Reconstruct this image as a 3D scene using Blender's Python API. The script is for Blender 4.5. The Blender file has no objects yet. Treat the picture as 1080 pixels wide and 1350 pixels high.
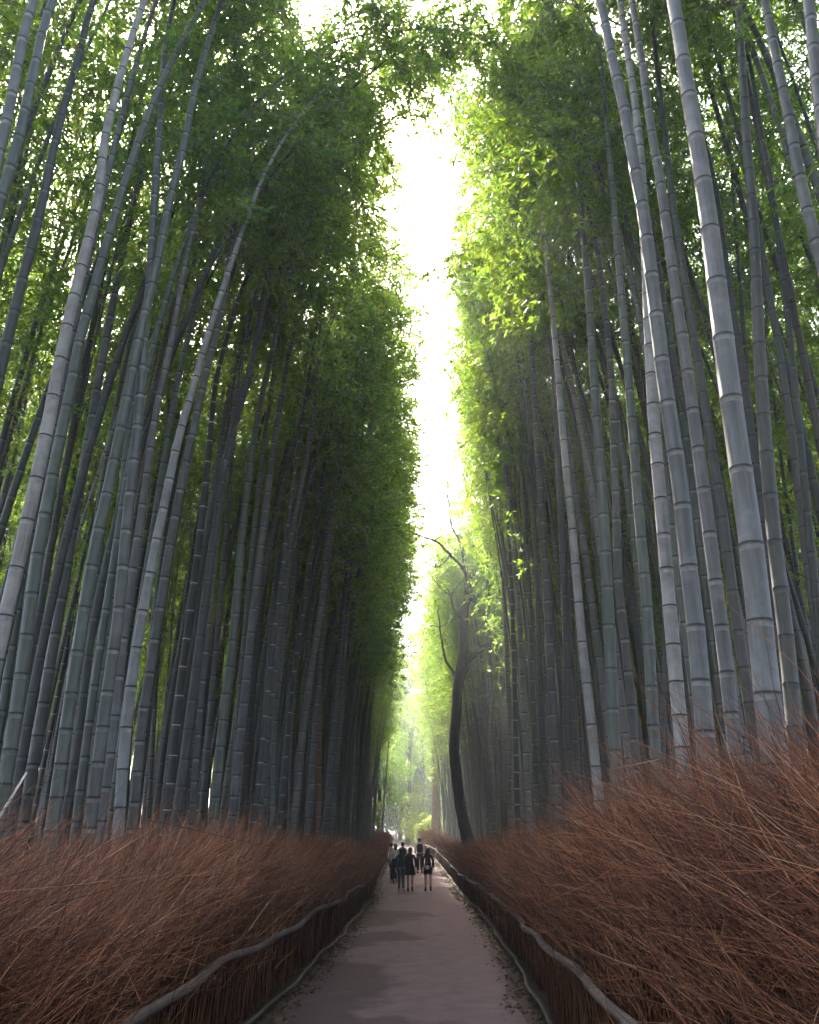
import bpy, math, random
import numpy as np
from mathutils import Vector

R = np.random.default_rng(7)
random.seed(7)
scene = bpy.context.scene
COL = scene.collection
rad = math.radians

# ------------------------------------------------------------------ camera model
F, CX, CY = 1130.0, 540.0, 675.0
PITCH = rad(21.5)
CAM = np.array([0.0, 0.0, 1.6])
SP, CP = math.sin(PITCH), math.cos(PITCH)


def at(px, py, Y):
    """World point seen at photo pixel (px, py) on the upright plane Y metres ahead."""
    u, v = (px - CX) / F, (CY - py) / F
    t = Y / (CP - v * SP)
    return np.array([u * t, Y, CAM[2] + t * (SP + v * CP)])


def depth_at(py, Y):
    v = (CY - py) / F
    return Y / (CP - v * SP)


def ground_z(y):
    y = np.asarray(y, float)
    k = np.clip(y - 34.0, 0, None)
    return 0.036 * k * k / (k + 5.0)


def left_edge(y):
    return np.interp(y, [-12, 0, 9, 17, 29, 45, 65, 90, 120], [-1.65, -1.65, -1.6, -1.42, -1.35, -1.55, -1.6, -4.0, -26])


def right_edge(y):
    return np.interp(y, [-12, 0, 9, 13, 25, 45, 65, 90, 120], [1.3, 1.3, 1.4, 1.62, 1.98, 2.05, 1.85, -0.4, -21])


# ------------------------------------------------------------------ helpers
def empty(name, loc=(0, 0, 0), rz=0.0):
    o = bpy.data.objects.new(name, None)
    COL.objects.link(o)
    o.location = loc
    o.rotation_euler = (0, 0, rz)
    o.empty_display_size = 0.2
    return o


def tag(o, label=None, cat=None, group=None, kind=None):
    if label: o['label'] = label
    if cat: o['category'] = cat
    if group: o['group'] = group
    if kind: o['kind'] = kind
    return o


def mesh(name, verts, quads, mats, midx=None, smooth=True, parent=None, tris=None):
    verts = np.asarray(verts, np.float32)
    quads = np.asarray(quads, np.int32).reshape(-1, 4)
    nq = len(quads)
    nt = 0 if tris is None else len(tris)
    me = bpy.data.meshes.new(name)
    me.vertices.add(len(verts))
    me.vertices.foreach_set('co', verts.ravel())
    loops = quads.ravel()
    starts = np.arange(nq, dtype=np.int32) * 4
    if nt:
        tr = np.asarray(tris, np.int32)
        starts = np.concatenate([starts, nq * 4 + np.arange(nt, dtype=np.int32) * 3])
        loops = np.concatenate([loops, tr.ravel()])
    me.loops.add(len(loops))
    me.loops.foreach_set('vertex_index', loops.astype(np.int32))
    me.polygons.add(nq + nt)
    me.polygons.foreach_set('loop_start', starts.astype(np.int32))
    for m in (mats if isinstance(mats, (list, tuple)) else [mats]):
        me.materials.append(m)
    if midx is not None:
        me.polygons.foreach_set('material_index', np.asarray(midx, np.int32))
    me.polygons.foreach_set('use_smooth', np.full(nq + nt, smooth))
    me.update(calc_edges=True)
    me.validate()
    o = bpy.data.objects.new(name, me)
    COL.objects.link(o)
    if parent is not None:
        o.parent = parent
    return o


class Bag:
    """Collects quads (with a material slot) into one mesh."""
    def __init__(self):
        self.v, self.q, self.m, self.n = [], [], [], 0

    def add(self, v, q, m=0):
        v = np.asarray(v, float).reshape(-1, 3)
        q = np.asarray(q, int).reshape(-1, 4)
        self.v.append(v)
        self.q.append(q + self.n)
        self.m.append(np.full(len(q), m) if np.isscalar(m) else np.asarray(m))
        self.n += len(v)
        return self

    def build(self, name, mats, parent=None, smooth=True):
        return mesh(name, np.concatenate(self.v), np.concatenate(self.q), mats, np.concatenate(self.m), smooth, parent)


def norm(a):
    return a / np.maximum(np.linalg.norm(a, axis=-1, keepdims=True), 1e-9)


def tubes(P, Rr, sides=3):
    """P (N,K,3) centre lines, Rr (N,K) radii -> verts, quads of N open tubes."""
    N, K, _ = P.shape
    d = norm(P[:, -1] - P[:, 0])
    ref = np.where(np.abs(d[:, 2:3]) > 0.9, np.array([[1.0, 0, 0]]), np.array([[0, 0, 1.0]]))
    a = norm(np.cross(d, ref))
    b = np.cross(d, a)
    ang = np.arange(sides) * 2 * np.pi / sides
    ring = a[:, None, :] * np.cos(ang)[None, :, None] + b[:, None, :] * np.sin(ang)[None, :, None]
    V = P[:, :, None, :] + ring[:, None, :, :] * Rr[:, :, None, None]
    base = (np.arange(N) * K * sides)[:, None, None]
    k = (np.arange(K - 1) * sides)[None, :, None]
    s = np.arange(sides)[None, None, :]
    s2 = (s + 1) % sides
    q = np.stack([base + k + s, base + k + s2, base + k + sides + s2, base + k + sides + s], -1)
    return V.reshape(-1, 3), q.reshape(-1, 4)


def spline(pts, n):
    """Catmull-Rom through pts, n samples evenly spaced by length."""
    p = np.asarray(pts, float)
    if len(p) == 2:
        return p[0] + (p[1] - p[0]) * np.linspace(0, 1, n)[:, None]
    e = np.vstack([2 * p[0] - p[1], p, 2 * p[-1] - p[-2]])
    out = []
    for i in range(len(p) - 1):
        t = np.linspace(0, 1, 24, endpoint=False)[:, None]
        a, b, c, d = e[i], e[i + 1], e[i + 2], e[i + 3]
        out.append(0.5 * (2 * b + (c - a) * t + (2 * a - 5 * b + 4 * c - d) * t ** 2 + (3 * b - a - 3 * c + d) * t ** 3))
    out.append(p[-1:])
    q = np.vstack(out)
    L = np.concatenate([[0], np.cumsum(np.linalg.norm(np.diff(q, axis=0), axis=1))])
    s = np.linspace(0, L[-1], n)
    return np.stack([np.interp(s, L, q[:, k]) for k in range(3)], 1)


def limb(pts, radii, sides=8, n=None, wob=0.0):
    """One smooth tapered tube through pts with parallel-transported rings, capped to a point at the end."""
    n = n or max(4, len(pts) * 4)
    C = spline(pts, n)
    if wob:
        C = C + R.normal(0, wob, C.shape) * np.linspace(0, 1, n)[:, None].clip(0.2, 1)
    L = np.concatenate([[0], np.cumsum(np.linalg.norm(np.diff(np.asarray(pts, float), axis=0), axis=1))])
    r = np.interp(np.linspace(0, L[-1], n), L, radii)
    T = norm(np.gradient(C, axis=0))
    a = np.cross(T[0], [0, 0, 1.0])
    if np.linalg.norm(a) < 0.1: a = np.cross(T[0], [1.0, 0, 0])
    ang = np.arange(sides) * 2 * np.pi / sides
    V = []
    for i in range(n):
        a = a - T[i] * np.dot(a, T[i]); a = a / np.linalg.norm(a)
        b = np.cross(T[i], a)
        V.append(C[i] + r[i] * (np.cos(ang)[:, None] * a + np.sin(ang)[:, None] * b))
    V.append(np.repeat(C[-1:], sides, 0))
    V = np.concatenate(V)
    k = (np.arange(n) * sides)[:, None]
    s = np.arange(sides)[None, :]
    s2 = (s + 1) % sides
    q = np.stack([k + s, k + s2, k + sides + s2, k + sides + s], -1).reshape(-1, 4)
    return V, q


# ------------------------------------------------------------------ materials
def new_mat(name):
    m = bpy.data.materials.new(name)
    m.use_nodes = True
    nt = m.node_tree
    for n in list(nt.nodes): nt.nodes.remove(n)
    out = nt.nodes.new('ShaderNodeOutputMaterial')
    return m, nt, out


def N(nt, typ, **kw):
    n = nt.nodes.new(typ)
    for k, v in kw.items():
        if k in n.inputs: n.inputs[k].default_value = v
        else: setattr(n, k, v)
    return n


def ramp(nt, fac, stops):
    r = nt.nodes.new('ShaderNodeValToRGB')
    e = r.color_ramp.elements
    while len(e) < len(stops): e.new(0.5)
    for el, (p, c) in zip(e, stops):
        el.position = p
        el.color = (*c, 1)
    nt.links.new(fac, r.inputs[0])
    return r.outputs[0]


def noise(nt, scale, detail=4.0, rough=0.55, vec_scale=None, coord='Object'):
    tc = nt.nodes.new('ShaderNodeTexCoord')
    n = N(nt, 'ShaderNodeTexNoise')
    n.inputs['Scale'].default_value = scale
    n.inputs['Detail'].default_value = detail
    n.inputs['Roughness'].default_value = rough
    if vec_scale:
        mp = nt.nodes.new('ShaderNodeMapping')
        mp.inputs['Scale'].default_value = vec_scale
        nt.links.new(tc.outputs[coord], mp.inputs[0])
        nt.links.new(mp.outputs[0], n.inputs['Vector'])
    else:
        nt.links.new(tc.outputs[coord], n.inputs['Vector'])
    return n.outputs['Fac']


def mixc(nt, fac, a, b, mode='MIX'):
    m = nt.nodes.new('ShaderNodeMix')
    m.data_type = 'RGBA'
    m.blend_type = mode
    for sock, val in ((m.inputs[0], fac), (m.inputs[6], a), (m.inputs[7], b)):
        if hasattr(val, 'links'): nt.links.new(val, sock)
        elif isinstance(val, tuple): sock.default_value = (*val, 1)
        else: sock.default_value = val
    return m.outputs[2]


def bump(nt, h, strength, dist):
    b = nt.nodes.new('ShaderNodeBump')
    b.inputs['Strength'].default_value = strength
    b.inputs['Distance'].default_value = dist
    nt.links.new(h, b.inputs['Height'])
    return b.outputs[0]


def plain(name, col, rough=0.7, var=0.25, scale=6.0, bmp=0.0):
    m, nt, out = new_mat(name)
    p = N(nt, 'ShaderNodeBsdfPrincipled')
    f = noise(nt, scale)
    c = ramp(nt, f, [(0.3, tuple(x * (1 - var) for x in col)), (0.7, tuple(min(1, x * (1 + var)) for x in col))])
    nt.links.new(c, p.inputs['Base Color'])
    p.inputs['Roughness'].default_value = rough
    if bmp: nt.links.new(bump(nt, f, bmp, 0.02), p.inputs['Normal'])
    nt.links.new(p.outputs[0], out.inputs[0])
    return m


def culm_mat(name, col, bloom, rough=0.5, bloom_amt=0.62):
    m, nt, out = new_mat(name)
    p = N(nt, 'ShaderNodeBsdfPrincipled')
    info = nt.nodes.new('ShaderNodeObjectInfo')
    streak = noise(nt, 1.0, 5, 0.6, (38, 38, 1.6))
    blot = noise(nt, 3.2, 6, 0.62)
    speck = noise(nt, 34.0, 3, 0.7, (1, 1, 0.4))
    base = ramp(nt, streak, [(0.28, tuple(x * 0.66 for x in col)), (0.72, tuple(x * 1.25 for x in col))])
    fb = ramp(nt, blot, [(bloom_amt - 0.14, (0, 0, 0)), (bloom_amt + 0.1, (0.85, 0.85, 0.85))])
    c = mixc(nt, fb, base, bloom)
    fs = ramp(nt, speck, [(0.62, (0, 0, 0)), (0.74, (0.5, 0.5, 0.5))])
    c = mixc(nt, fs, c, tuple(x * 0.45 for x in col))
    v = ramp(nt, info.outputs['Random'], [(0.0, (0.72, 0.76, 0.70)), (0.5, (1.0, 1.0, 1.0)), (1.0, (1.22, 1.16, 1.1))])
    c = mixc(nt, 1.0, c, v, 'MULTIPLY')
    nt.links.new(c, p.inputs['Base Color'])
    p.inputs['Roughness'].default_value = rough
    p.inputs['Specular IOR Level'].default_value = 0.35
    nt.links.new(bump(nt, streak, 0.15, 0.004), p.inputs['Normal'])
    nt.links.new(p.outputs[0], out.inputs[0])
    return m


def leaf_mat(name, dark, mid, light, trans=0.5, tboost=2.2):
    m, nt, out = new_mat(name)
    geo = nt.nodes.new('ShaderNodeNewGeometry')
    info = nt.nodes.new('ShaderNodeObjectInfo')
    c = ramp(nt, geo.outputs['Random Per Island'], [(0.0, dark), (0.45, mid), (0.85, mid), (1.0, light)])
    v = ramp(nt, info.outputs['Random'], [(0.0, (0.75, 0.85, 0.8)), (1.0, (1.2, 1.12, 0.9))])
    c = mixc(nt, 1.0, c, v, 'MULTIPLY')
    d = N(nt, 'ShaderNodeBsdfPrincipled')
    d.inputs['Roughness'].default_value = 0.5
    d.inputs['Specular IOR Level'].default_value = 0.3
    nt.links.new(c, d.inputs['Base Color'])
    t = N(nt, 'ShaderNodeBsdfTranslucent')
    tc = mixc(nt, 1.0, c, (tboost * 1.12, tboost * 1.02, tboost * 0.45), 'MULTIPLY')
    nt.links.new(tc, t.inputs['Color'])
    ms = nt.nodes.new('ShaderNodeMixShader')
    ms.inputs[0].default_value = trans
    nt.links.new(d.outputs[0], ms.inputs[1])
    nt.links.new(t.outputs[0], ms.inputs[2])
    nt.links.new(ms.outputs[0], out.inputs[0])
    return m


def twig_mat(name, stops, rough=0.75):
    m, nt, out = new_mat(name)
    geo = nt.nodes.new('ShaderNodeNewGeometry')
    p = N(nt, 'ShaderNodeBsdfPrincipled')
    c = ramp(nt, geo.outputs['Random Per Island'], stops)
    f = noise(nt, 0.9, 3, 0.5)
    v = ramp(nt, f, [(0.3, (0.7, 0.68, 0.7)), (0.7, (1.25, 1.22, 1.15))])
    c = mixc(nt, 1.0, c, v, 'MULTIPLY')
    nt.links.new(c, p.inputs['Base Color'])
    p.inputs['Roughness'].default_value = rough
    p.inputs['Specular IOR Level'].default_value = 0.25
    nt.links.new(p.outputs[0], out.inputs[0])
    return m


M = {}
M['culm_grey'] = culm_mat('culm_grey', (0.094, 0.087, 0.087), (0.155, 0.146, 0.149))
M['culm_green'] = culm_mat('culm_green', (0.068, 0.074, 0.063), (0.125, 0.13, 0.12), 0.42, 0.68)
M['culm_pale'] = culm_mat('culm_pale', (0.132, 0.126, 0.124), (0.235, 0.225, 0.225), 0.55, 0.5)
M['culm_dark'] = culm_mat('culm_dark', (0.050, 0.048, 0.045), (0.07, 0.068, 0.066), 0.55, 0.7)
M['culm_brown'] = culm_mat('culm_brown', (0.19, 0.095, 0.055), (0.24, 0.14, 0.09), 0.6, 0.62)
for k_, c_ in (('culm_grey', (.15, .145, .142)), ('culm_green', (.115, .118, .108)), ('culm_pale', (.22, .21, .20)), ('culm_dark', (.062, .06, .056)), ('culm_brown', (.25, .15, .10))):
    M[k_ + '_bloom'] = plain(k_ + '_bloom', c_, 0.7, 0.4, 14)
M['node_dark'] = plain('node_dark', (0.018, 0.017, 0.017), 0.7)
M['node_pale'] = plain('node_pale', (0.34, 0.33, 0.30), 0.7)
M['leaf'] = leaf_mat('bamboo_leaf', (0.045, 0.090, 0.020), (0.095, 0.165, 0.030), (0.19, 0.21, 0.04), 0.55, 2.4)
M['leaf_tree'] = leaf_mat('tree_leaf', (0.03, 0.06, 0.015), (0.07, 0.12, 0.025), (0.14, 0.16, 0.03), 0.5, 2.2)
M['leaf_bright'] = leaf_mat('sunny_leaf', (0.07, 0.12, 0.015), (0.14, 0.19, 0.025), (0.24, 0.24, 0.04), 0.5, 2.0)
M['leaf_dry'] = leaf_mat('dry_leaf', (0.04, 0.018, 0.011), (0.085, 0.044, 0.028), (0.2, 0.13, 0.085), 0.15, 1.2)
M['twig'] = plain('bamboo_twig', (0.12, 0.13, 0.08), 0.6)
M['bark_dark'] = plain('bark_dark', (0.018, 0.013, 0.011), 0.9, 0.5, 9, 0.6)
M['bark_red'] = plain('bark_red', (0.26, 0.12, 0.06), 0.85, 0.4, 7, 0.5)
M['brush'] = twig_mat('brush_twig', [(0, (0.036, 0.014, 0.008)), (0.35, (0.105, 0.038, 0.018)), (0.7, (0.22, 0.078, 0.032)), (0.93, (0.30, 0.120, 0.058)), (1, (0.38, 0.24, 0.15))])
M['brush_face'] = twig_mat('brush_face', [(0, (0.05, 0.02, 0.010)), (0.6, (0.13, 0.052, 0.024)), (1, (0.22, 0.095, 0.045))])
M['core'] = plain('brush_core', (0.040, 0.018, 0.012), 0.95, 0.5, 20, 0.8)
M['rail'] = plain('rail_wood', (0.105, 0.073, 0.057), 0.75, 0.4, 9, 0.4)
M['rail_low'] = plain('rail_wood_low', (0.115, 0.082, 0.066), 0.75, 0.35, 9, 0.4)
M['tie'] = plain('tie_cord', (0.03, 0.025, 0.022), 0.9)
M['stick'] = plain('stick_pale', (0.55, 0.47, 0.40), 0.6)


def ground_mats():
    m, nt, out = new_mat('path_surface')
    p = N(nt, 'ShaderNodeBsdfPrincipled')
    big = noise(nt, 0.33, 5, 0.55, (1.0, 0.7, 1), 'Object')
    fine = noise(nt, 60, 6, 0.7)
    mid = noise(nt, 3.0, 5, 0.6)
    c = ramp(nt, mid, [(0.3, (0.135, 0.091, 0.096)), (0.7, (0.190, 0.131, 0.137))])
    tc = nt.nodes.new('ShaderNodeTexCoord')
    sx = nt.nodes.new('ShaderNodeSeparateXYZ')
    nt.links.new(tc.outputs['Object'], sx.inputs[0])
    ma = nt.nodes.new('ShaderNodeMath'); ma.operation = 'MULTIPLY_ADD'
    nt.links.new(sx.outputs['X'], ma.inputs[0]); ma.inputs[1].default_value = 0.085; nt.links.new(big, ma.inputs[2])
    damp = ramp(nt, ma.outputs[0], [(0.425, (1, 1, 1)), (0.475, (0, 0, 0))])
    c2 = mixc(nt, 0.68, c, (0.036, 0.020, 0.021))
    c = mixc(nt, damp, c, c2)
    g = ramp(nt, fine, [(0.3, (0.62, 0.62, 0.62)), (0.7, (1.3, 1.3, 1.3))])
    c = mixc(nt, 1.0, c, g, 'MULTIPLY')
    grit = ramp(nt, noise(nt, 140, 2, 0.5), [(0.66, (0, 0, 0)), (0.72, (0.6, 0.6, 0.6))])
    c = mixc(nt, grit, c, (0.30, 0.24, 0.23))
    nt.links.new(c, p.inputs['Base Color'])
    rr = ramp(nt, damp, [(0, (0.92, 0.92, 0.92)), (1, (0.82, 0.82, 0.82))])
    p.inputs['Specular IOR Level'].default_value = 0.12
    nt.links.new(rr, p.inputs['Roughness'])
    nt.links.new(bump(nt, fine, 0.6, 0.012), p.inputs['Normal'])
    nt.links.new(p.outputs[0], out.inputs[0])
    M['path'] = m
    m, nt, out = new_mat('forest_soil')
    p = N(nt, 'ShaderNodeBsdfPrincipled')
    a = noise(nt, 1.4, 6, 0.65)
    b = noise(nt, 28, 6, 0.7)
    c = ramp(nt, a, [(0.3, (0.050, 0.028, 0.020)), (0.7, (0.105, 0.064, 0.045))])
    g = ramp(nt, b, [(0.3, (0.55, 0.55, 0.55)), (0.7, (1.4, 1.35, 1.25))])
    c = mixc(nt, 1.0, c, g, 'MULTIPLY')
    nt.links.new(c, p.inputs['Base Color'])
    p.inputs['Roughness'].default_value = 0.95
    nt.links.new(bump(nt, b, 0.6, 0.03), p.inputs['Normal'])
    nt.links.new(p.outputs[0], out.inputs[0])
    M['soil'] = m


ground_mats()

# ------------------------------------------------------------------ ground and path
gx = np.concatenate([np.linspace(-400, -40, 10), np.linspace(-30, 30, 61), np.linspace(40, 400, 10)])
gy = np.concatenate([np.linspace(-80, -10, 6), np.linspace(-6, 130, 137), np.linspace(150, 700, 12)])
GX, GY = np.meshgrid(gx, gy)
GZ = np.minimum(ground_z(GY), 3.2)
side = np.clip(np.maximum(left_edge(GY) - GX, GX - right_edge(GY)) - 0.8, 0, None)
bank = 10.0 * np.clip((side - 17) / 24.0, 0, 1) ** 1.2 + 0.25 * (1 - np.exp(-side / 3.0)) + 0.06 * np.sin(GX * 1.7 + GY * 0.6) * np.sin(GY * 0.9 - GX * 0.5) * np.clip(side, 0, 1)
GZ = GZ + bank
nx, ny = len(gx), len(gy)
idx = np.arange(nx * ny).reshape(ny, nx)
q = np.stack([idx[:-1, :-1], idx[:-1, 1:], idx[1:, 1:], idx[1:, :-1]], -1).reshape(-1, 4)
tag(mesh('ground', np.stack([GX, GY, GZ], -1).reshape(-1, 3), q, M['soil']), kind='structure')

py_ = np.linspace(-10, 110, 241)
le = left_edge(py_) + 0.19 + 0.05 * np.sin(py_ * 2.1) + 0.035 * np.sin(py_ * 5.3 + 1)
re = right_edge(py_) - 0.19 + 0.05 * np.sin(py_ * 1.8 + 2) + 0.035 * np.sin(py_ * 4.7)
cols = np.linspace(0, 1, 9)
PX = le[:, None] + (re - le)[:, None] * cols[None, :]
PZ = ground_z(py_)[:, None] + 0.012 + 0.03 * (1 - (2 * cols[None, :] - 1) ** 2)
PZ[:, 0] -= 0.03; PZ[:, -1] -= 0.03
PY = np.repeat(py_[:, None], 9, 1)
idx = np.arange(241 * 9).reshape(241, 9)
q = np.stack([idx[:-1, :-1], idx[:-1, 1:], idx[1:, 1:], idx[1:, :-1]], -1).reshape(-1, 4)
tag(mesh('path', np.stack([PX, PY, PZ], -1).reshape(-1, 3), q, M['path']), kind='structure')


def leaf_quads(p, d, ln, wd):
    """Flat pointed leaves at p along d."""
    n = len(p)
    w = norm(np.cross(d, norm(R.normal(size=(n, 3))))) * wd[:, None]
    v = np.stack([p, p + d * ln[:, None] * 0.4 + w, p + d * ln[:, None], p + d * ln[:, None] * 0.4 - w], 1)
    return v.reshape(-1, 3), np.arange(n * 4).reshape(n, 4)


# fallen leaves and bits on the verge and forest edge
n = 5500
ly = 3 + 60 * R.random(n) ** 1.5
sd = R.random(n) < 0.5
off = np.abs(R.normal(0, 0.16, n))
lx = np.where(sd, left_edge(ly) + 0.10 + off, right_edge(ly) - 0.10 - off)
p = np.stack([lx, ly, ground_z(ly) + 0.028 + R.random(n) * 0.015], 1)
d = norm(np.stack([R.normal(size=n), R.normal(size=n), R.normal(size=n) * 0.25], 1))
v, q = leaf_quads(p, d, R.uniform(0.03, 0.085, n), R.uniform(0.006, 0.016, n))
tag(mesh('leaf_litter', v, q, M['leaf_dry'], smooth=False), kind='stuff')

# ------------------------------------------------------------------ brush fences
def brush_fence(sgn, top, label, seed):
    """sgn -1 left / +1 right: brushwood fence with a shaggy top and two pole rails."""
    edge = left_edge if sgn < 0 else right_edge
    root = empty('brush_fence', (float(edge(9.0)), 9.0, 0))
    root_off = np.array(root.location)
    tag(root, label, 'fence')
    Yend = 74.0

    def ysamp(n, y0=0.2, y1=Yend, k=2.3):
        # denser near the camera
        return y0 + (y1 - y0) * R.random(n) ** k

    # shaggy brush: long twigs sweeping up and along the path, with side twigs
    n = 42000
    y = ysamp(n)
    lowf = 0.10 * np.sin(y * 0.9 + seed) + 0.07 * np.sin(y * 2.3 + seed * 2) + 0.05 * np.sin(y * 5.1)
    tp = top(y) + lowf
    off = R.normal(0.34, 0.17, n)
    zz = R.random(n) ** 0.55
    z0 = 0.30 + zz * (tp - 0.30) * 0.72
    x0 = edge(y) + sgn * off
    ln = R.uniform(0.55, 1.15, n) * (0.65 + 0.35 * zz)
    inward = R.normal(0.02, 0.30, n) + 0.34 * zz
    fwd = R.normal(0.55, 0.38, n)
    d = norm(np.stack([-sgn * inward, fwd, R.uniform(0.55, 1.0, n)], 1))
    z_tip = z0 + d[:, 2] * ln
    over = np.clip(z_tip - tp - np.abs(R.normal(0, 0.07, n)), 0, None)
    z0 = z0 - over
    sag = R.normal(0.02, 0.10, n)
    K = 5
    t = np.linspace(0, 1, K)
    P0 = np.stack([x0, y, z0 + ground_z(y)], 1)
    bend = np.stack([R.normal(0, 0.07, n), R.normal(0.06, 0.07, n), -sag], 1)
    P = P0[:, None, :] + d[:, None, :] * (ln[:, None] * t)[..., None] + bend[:, None, :] * (t ** 2)[None, :, None]
    r = (0.0020 * (1 + y / 11.0))[:, None] * (1 - 0.78 * t)[None, :] * np.exp(R.normal(-0.1, 0.42, n))[:, None]
    bag = Bag()
    bag.add(*tubes(P, r, 3))
    for rep in range(4):
        fr = R.uniform(0.25, 0.9, n)
        base = P0 + d * (ln * fr)[:, None] + bend * (fr ** 2)[:, None]
        dd = norm(d + R.normal(0, 0.42, (n, 3)))
        l2 = ln * R.uniform(0.2, 0.5, n)
        keep = (y < 40) | (rep == 0)
        t2 = np.linspace(0, 1, 3)
        P2 = base[:, None, :] + dd[:, None, :] * (l2[:, None] * t2)[..., None]
        P2[:, 1] += R.normal(0, 0.012, (n, 3))
        r2 = (0.0014 * (1 + y / 11.0))[:, None] * (1 - 0.7 * t2)[None, :] * np.ones(n)[:, None]
        bag.add(*tubes(P2[keep], r2[keep], 3))
    # long stray wands
    n2 = 300
    y = ysamp(n2, 0.4, 45, 1.8)
    x0 = edge(y) + sgn * R.normal(0.36, 0.16, n2)
    d = norm(np.stack([-sgn * R.normal(0.12, 0.3, n2), R.normal(0.7, 0.35, n2), R.uniform(0.35, 0.9, n2)], 1))
    ln = R.uniform(0.7, 1.5, n2)
    z0 = top(y) * R.uniform(0.45, 0.75, n2)
    t = np.linspace(0, 1, 6)
    P0 = np.stack([x0, y, z0 + ground_z(y)], 1)
    P = P0[:, None, :] + d[:, None, :] * (ln[:, None] * t)[..., None]
    P[:, :, 2] -= (R.uniform(0.0, 0.25, n2))[:, None] * t ** 2
    r = (0.0027 * (1 + y / 15.0))[:, None] * (1 - 0.75 * t)[None, :]
    bag.add(*tubes(P, r, 3))
    allv = np.concatenate(bag.v) - root_off
    mesh('brush', allv, np.concatenate(bag.q), M['brush'], parent=root)

    # tightly packed upright twigs of the face, over a solid heart of old brush
    n = 17000
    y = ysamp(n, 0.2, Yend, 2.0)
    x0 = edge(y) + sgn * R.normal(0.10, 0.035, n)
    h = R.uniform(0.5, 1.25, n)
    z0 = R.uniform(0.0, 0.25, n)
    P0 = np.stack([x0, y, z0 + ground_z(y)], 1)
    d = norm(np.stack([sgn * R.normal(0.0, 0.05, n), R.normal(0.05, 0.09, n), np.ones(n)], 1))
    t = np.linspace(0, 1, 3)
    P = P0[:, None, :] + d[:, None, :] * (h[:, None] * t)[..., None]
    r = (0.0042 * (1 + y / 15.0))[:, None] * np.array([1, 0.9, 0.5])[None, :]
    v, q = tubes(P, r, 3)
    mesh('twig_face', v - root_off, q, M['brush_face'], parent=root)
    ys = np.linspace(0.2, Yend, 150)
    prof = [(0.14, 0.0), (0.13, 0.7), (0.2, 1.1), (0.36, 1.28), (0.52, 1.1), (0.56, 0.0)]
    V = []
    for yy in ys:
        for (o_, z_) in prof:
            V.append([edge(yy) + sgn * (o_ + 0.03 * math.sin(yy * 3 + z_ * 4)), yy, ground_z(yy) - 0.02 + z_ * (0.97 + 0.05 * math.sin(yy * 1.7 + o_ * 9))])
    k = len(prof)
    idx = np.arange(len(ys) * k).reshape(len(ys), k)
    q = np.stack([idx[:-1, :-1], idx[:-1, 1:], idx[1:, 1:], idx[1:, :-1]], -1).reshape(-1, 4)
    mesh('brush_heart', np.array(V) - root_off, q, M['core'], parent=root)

    # rails
    for nm, zr, o_, rr, mt, amp in (('upper_rail', 0.74, -0.13, 0.033, M['rail'], 0.026), ('lower_rail', 0.085, -0.10, 0.022, M['rail_low'], 0.014)):
        ys = np.linspace(0.3, Yend - 2, 130)
        ph = seed * 1.3 + zr
        c = np.stack([edge(ys) + sgn * o_ + 0.028 * np.sin(ys * 1.05 + ph) + 0.015 * np.sin(ys * 2.7 + ph),
                      ys, ground_z(ys) + zr + amp * np.sin(ys * 0.85 + ph) + amp * 0.5 * np.sin(ys * 2.1 + ph * 2)], 1) - root_off
        rads = rr * (1 + 0.05 * np.sin(ys * 7.0) + 0.05 * np.sin(ys * 17.0))
        v, q = limb(c, rads, 8, 420)
        rail = mesh(nm, v, q, mt, parent=root)
    return root


brush_fence(-1, lambda y: np.interp(y, [0, 6, 14, 30, 74], [1.46, 1.52, 1.50, 1.50, 1.62]),
            'shaggy red-brown brush fence along the left edge of the path', 1.0)
brush_fence(1, lambda y: np.interp(y, [0, 4.5, 6, 9, 14, 30, 74], [1.76, 1.76, 1.68, 1.58, 1.50, 1.50, 1.66]),
            'taller shaggy brush fence along the right edge of the path, darker red twigs', 4.0)

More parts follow.
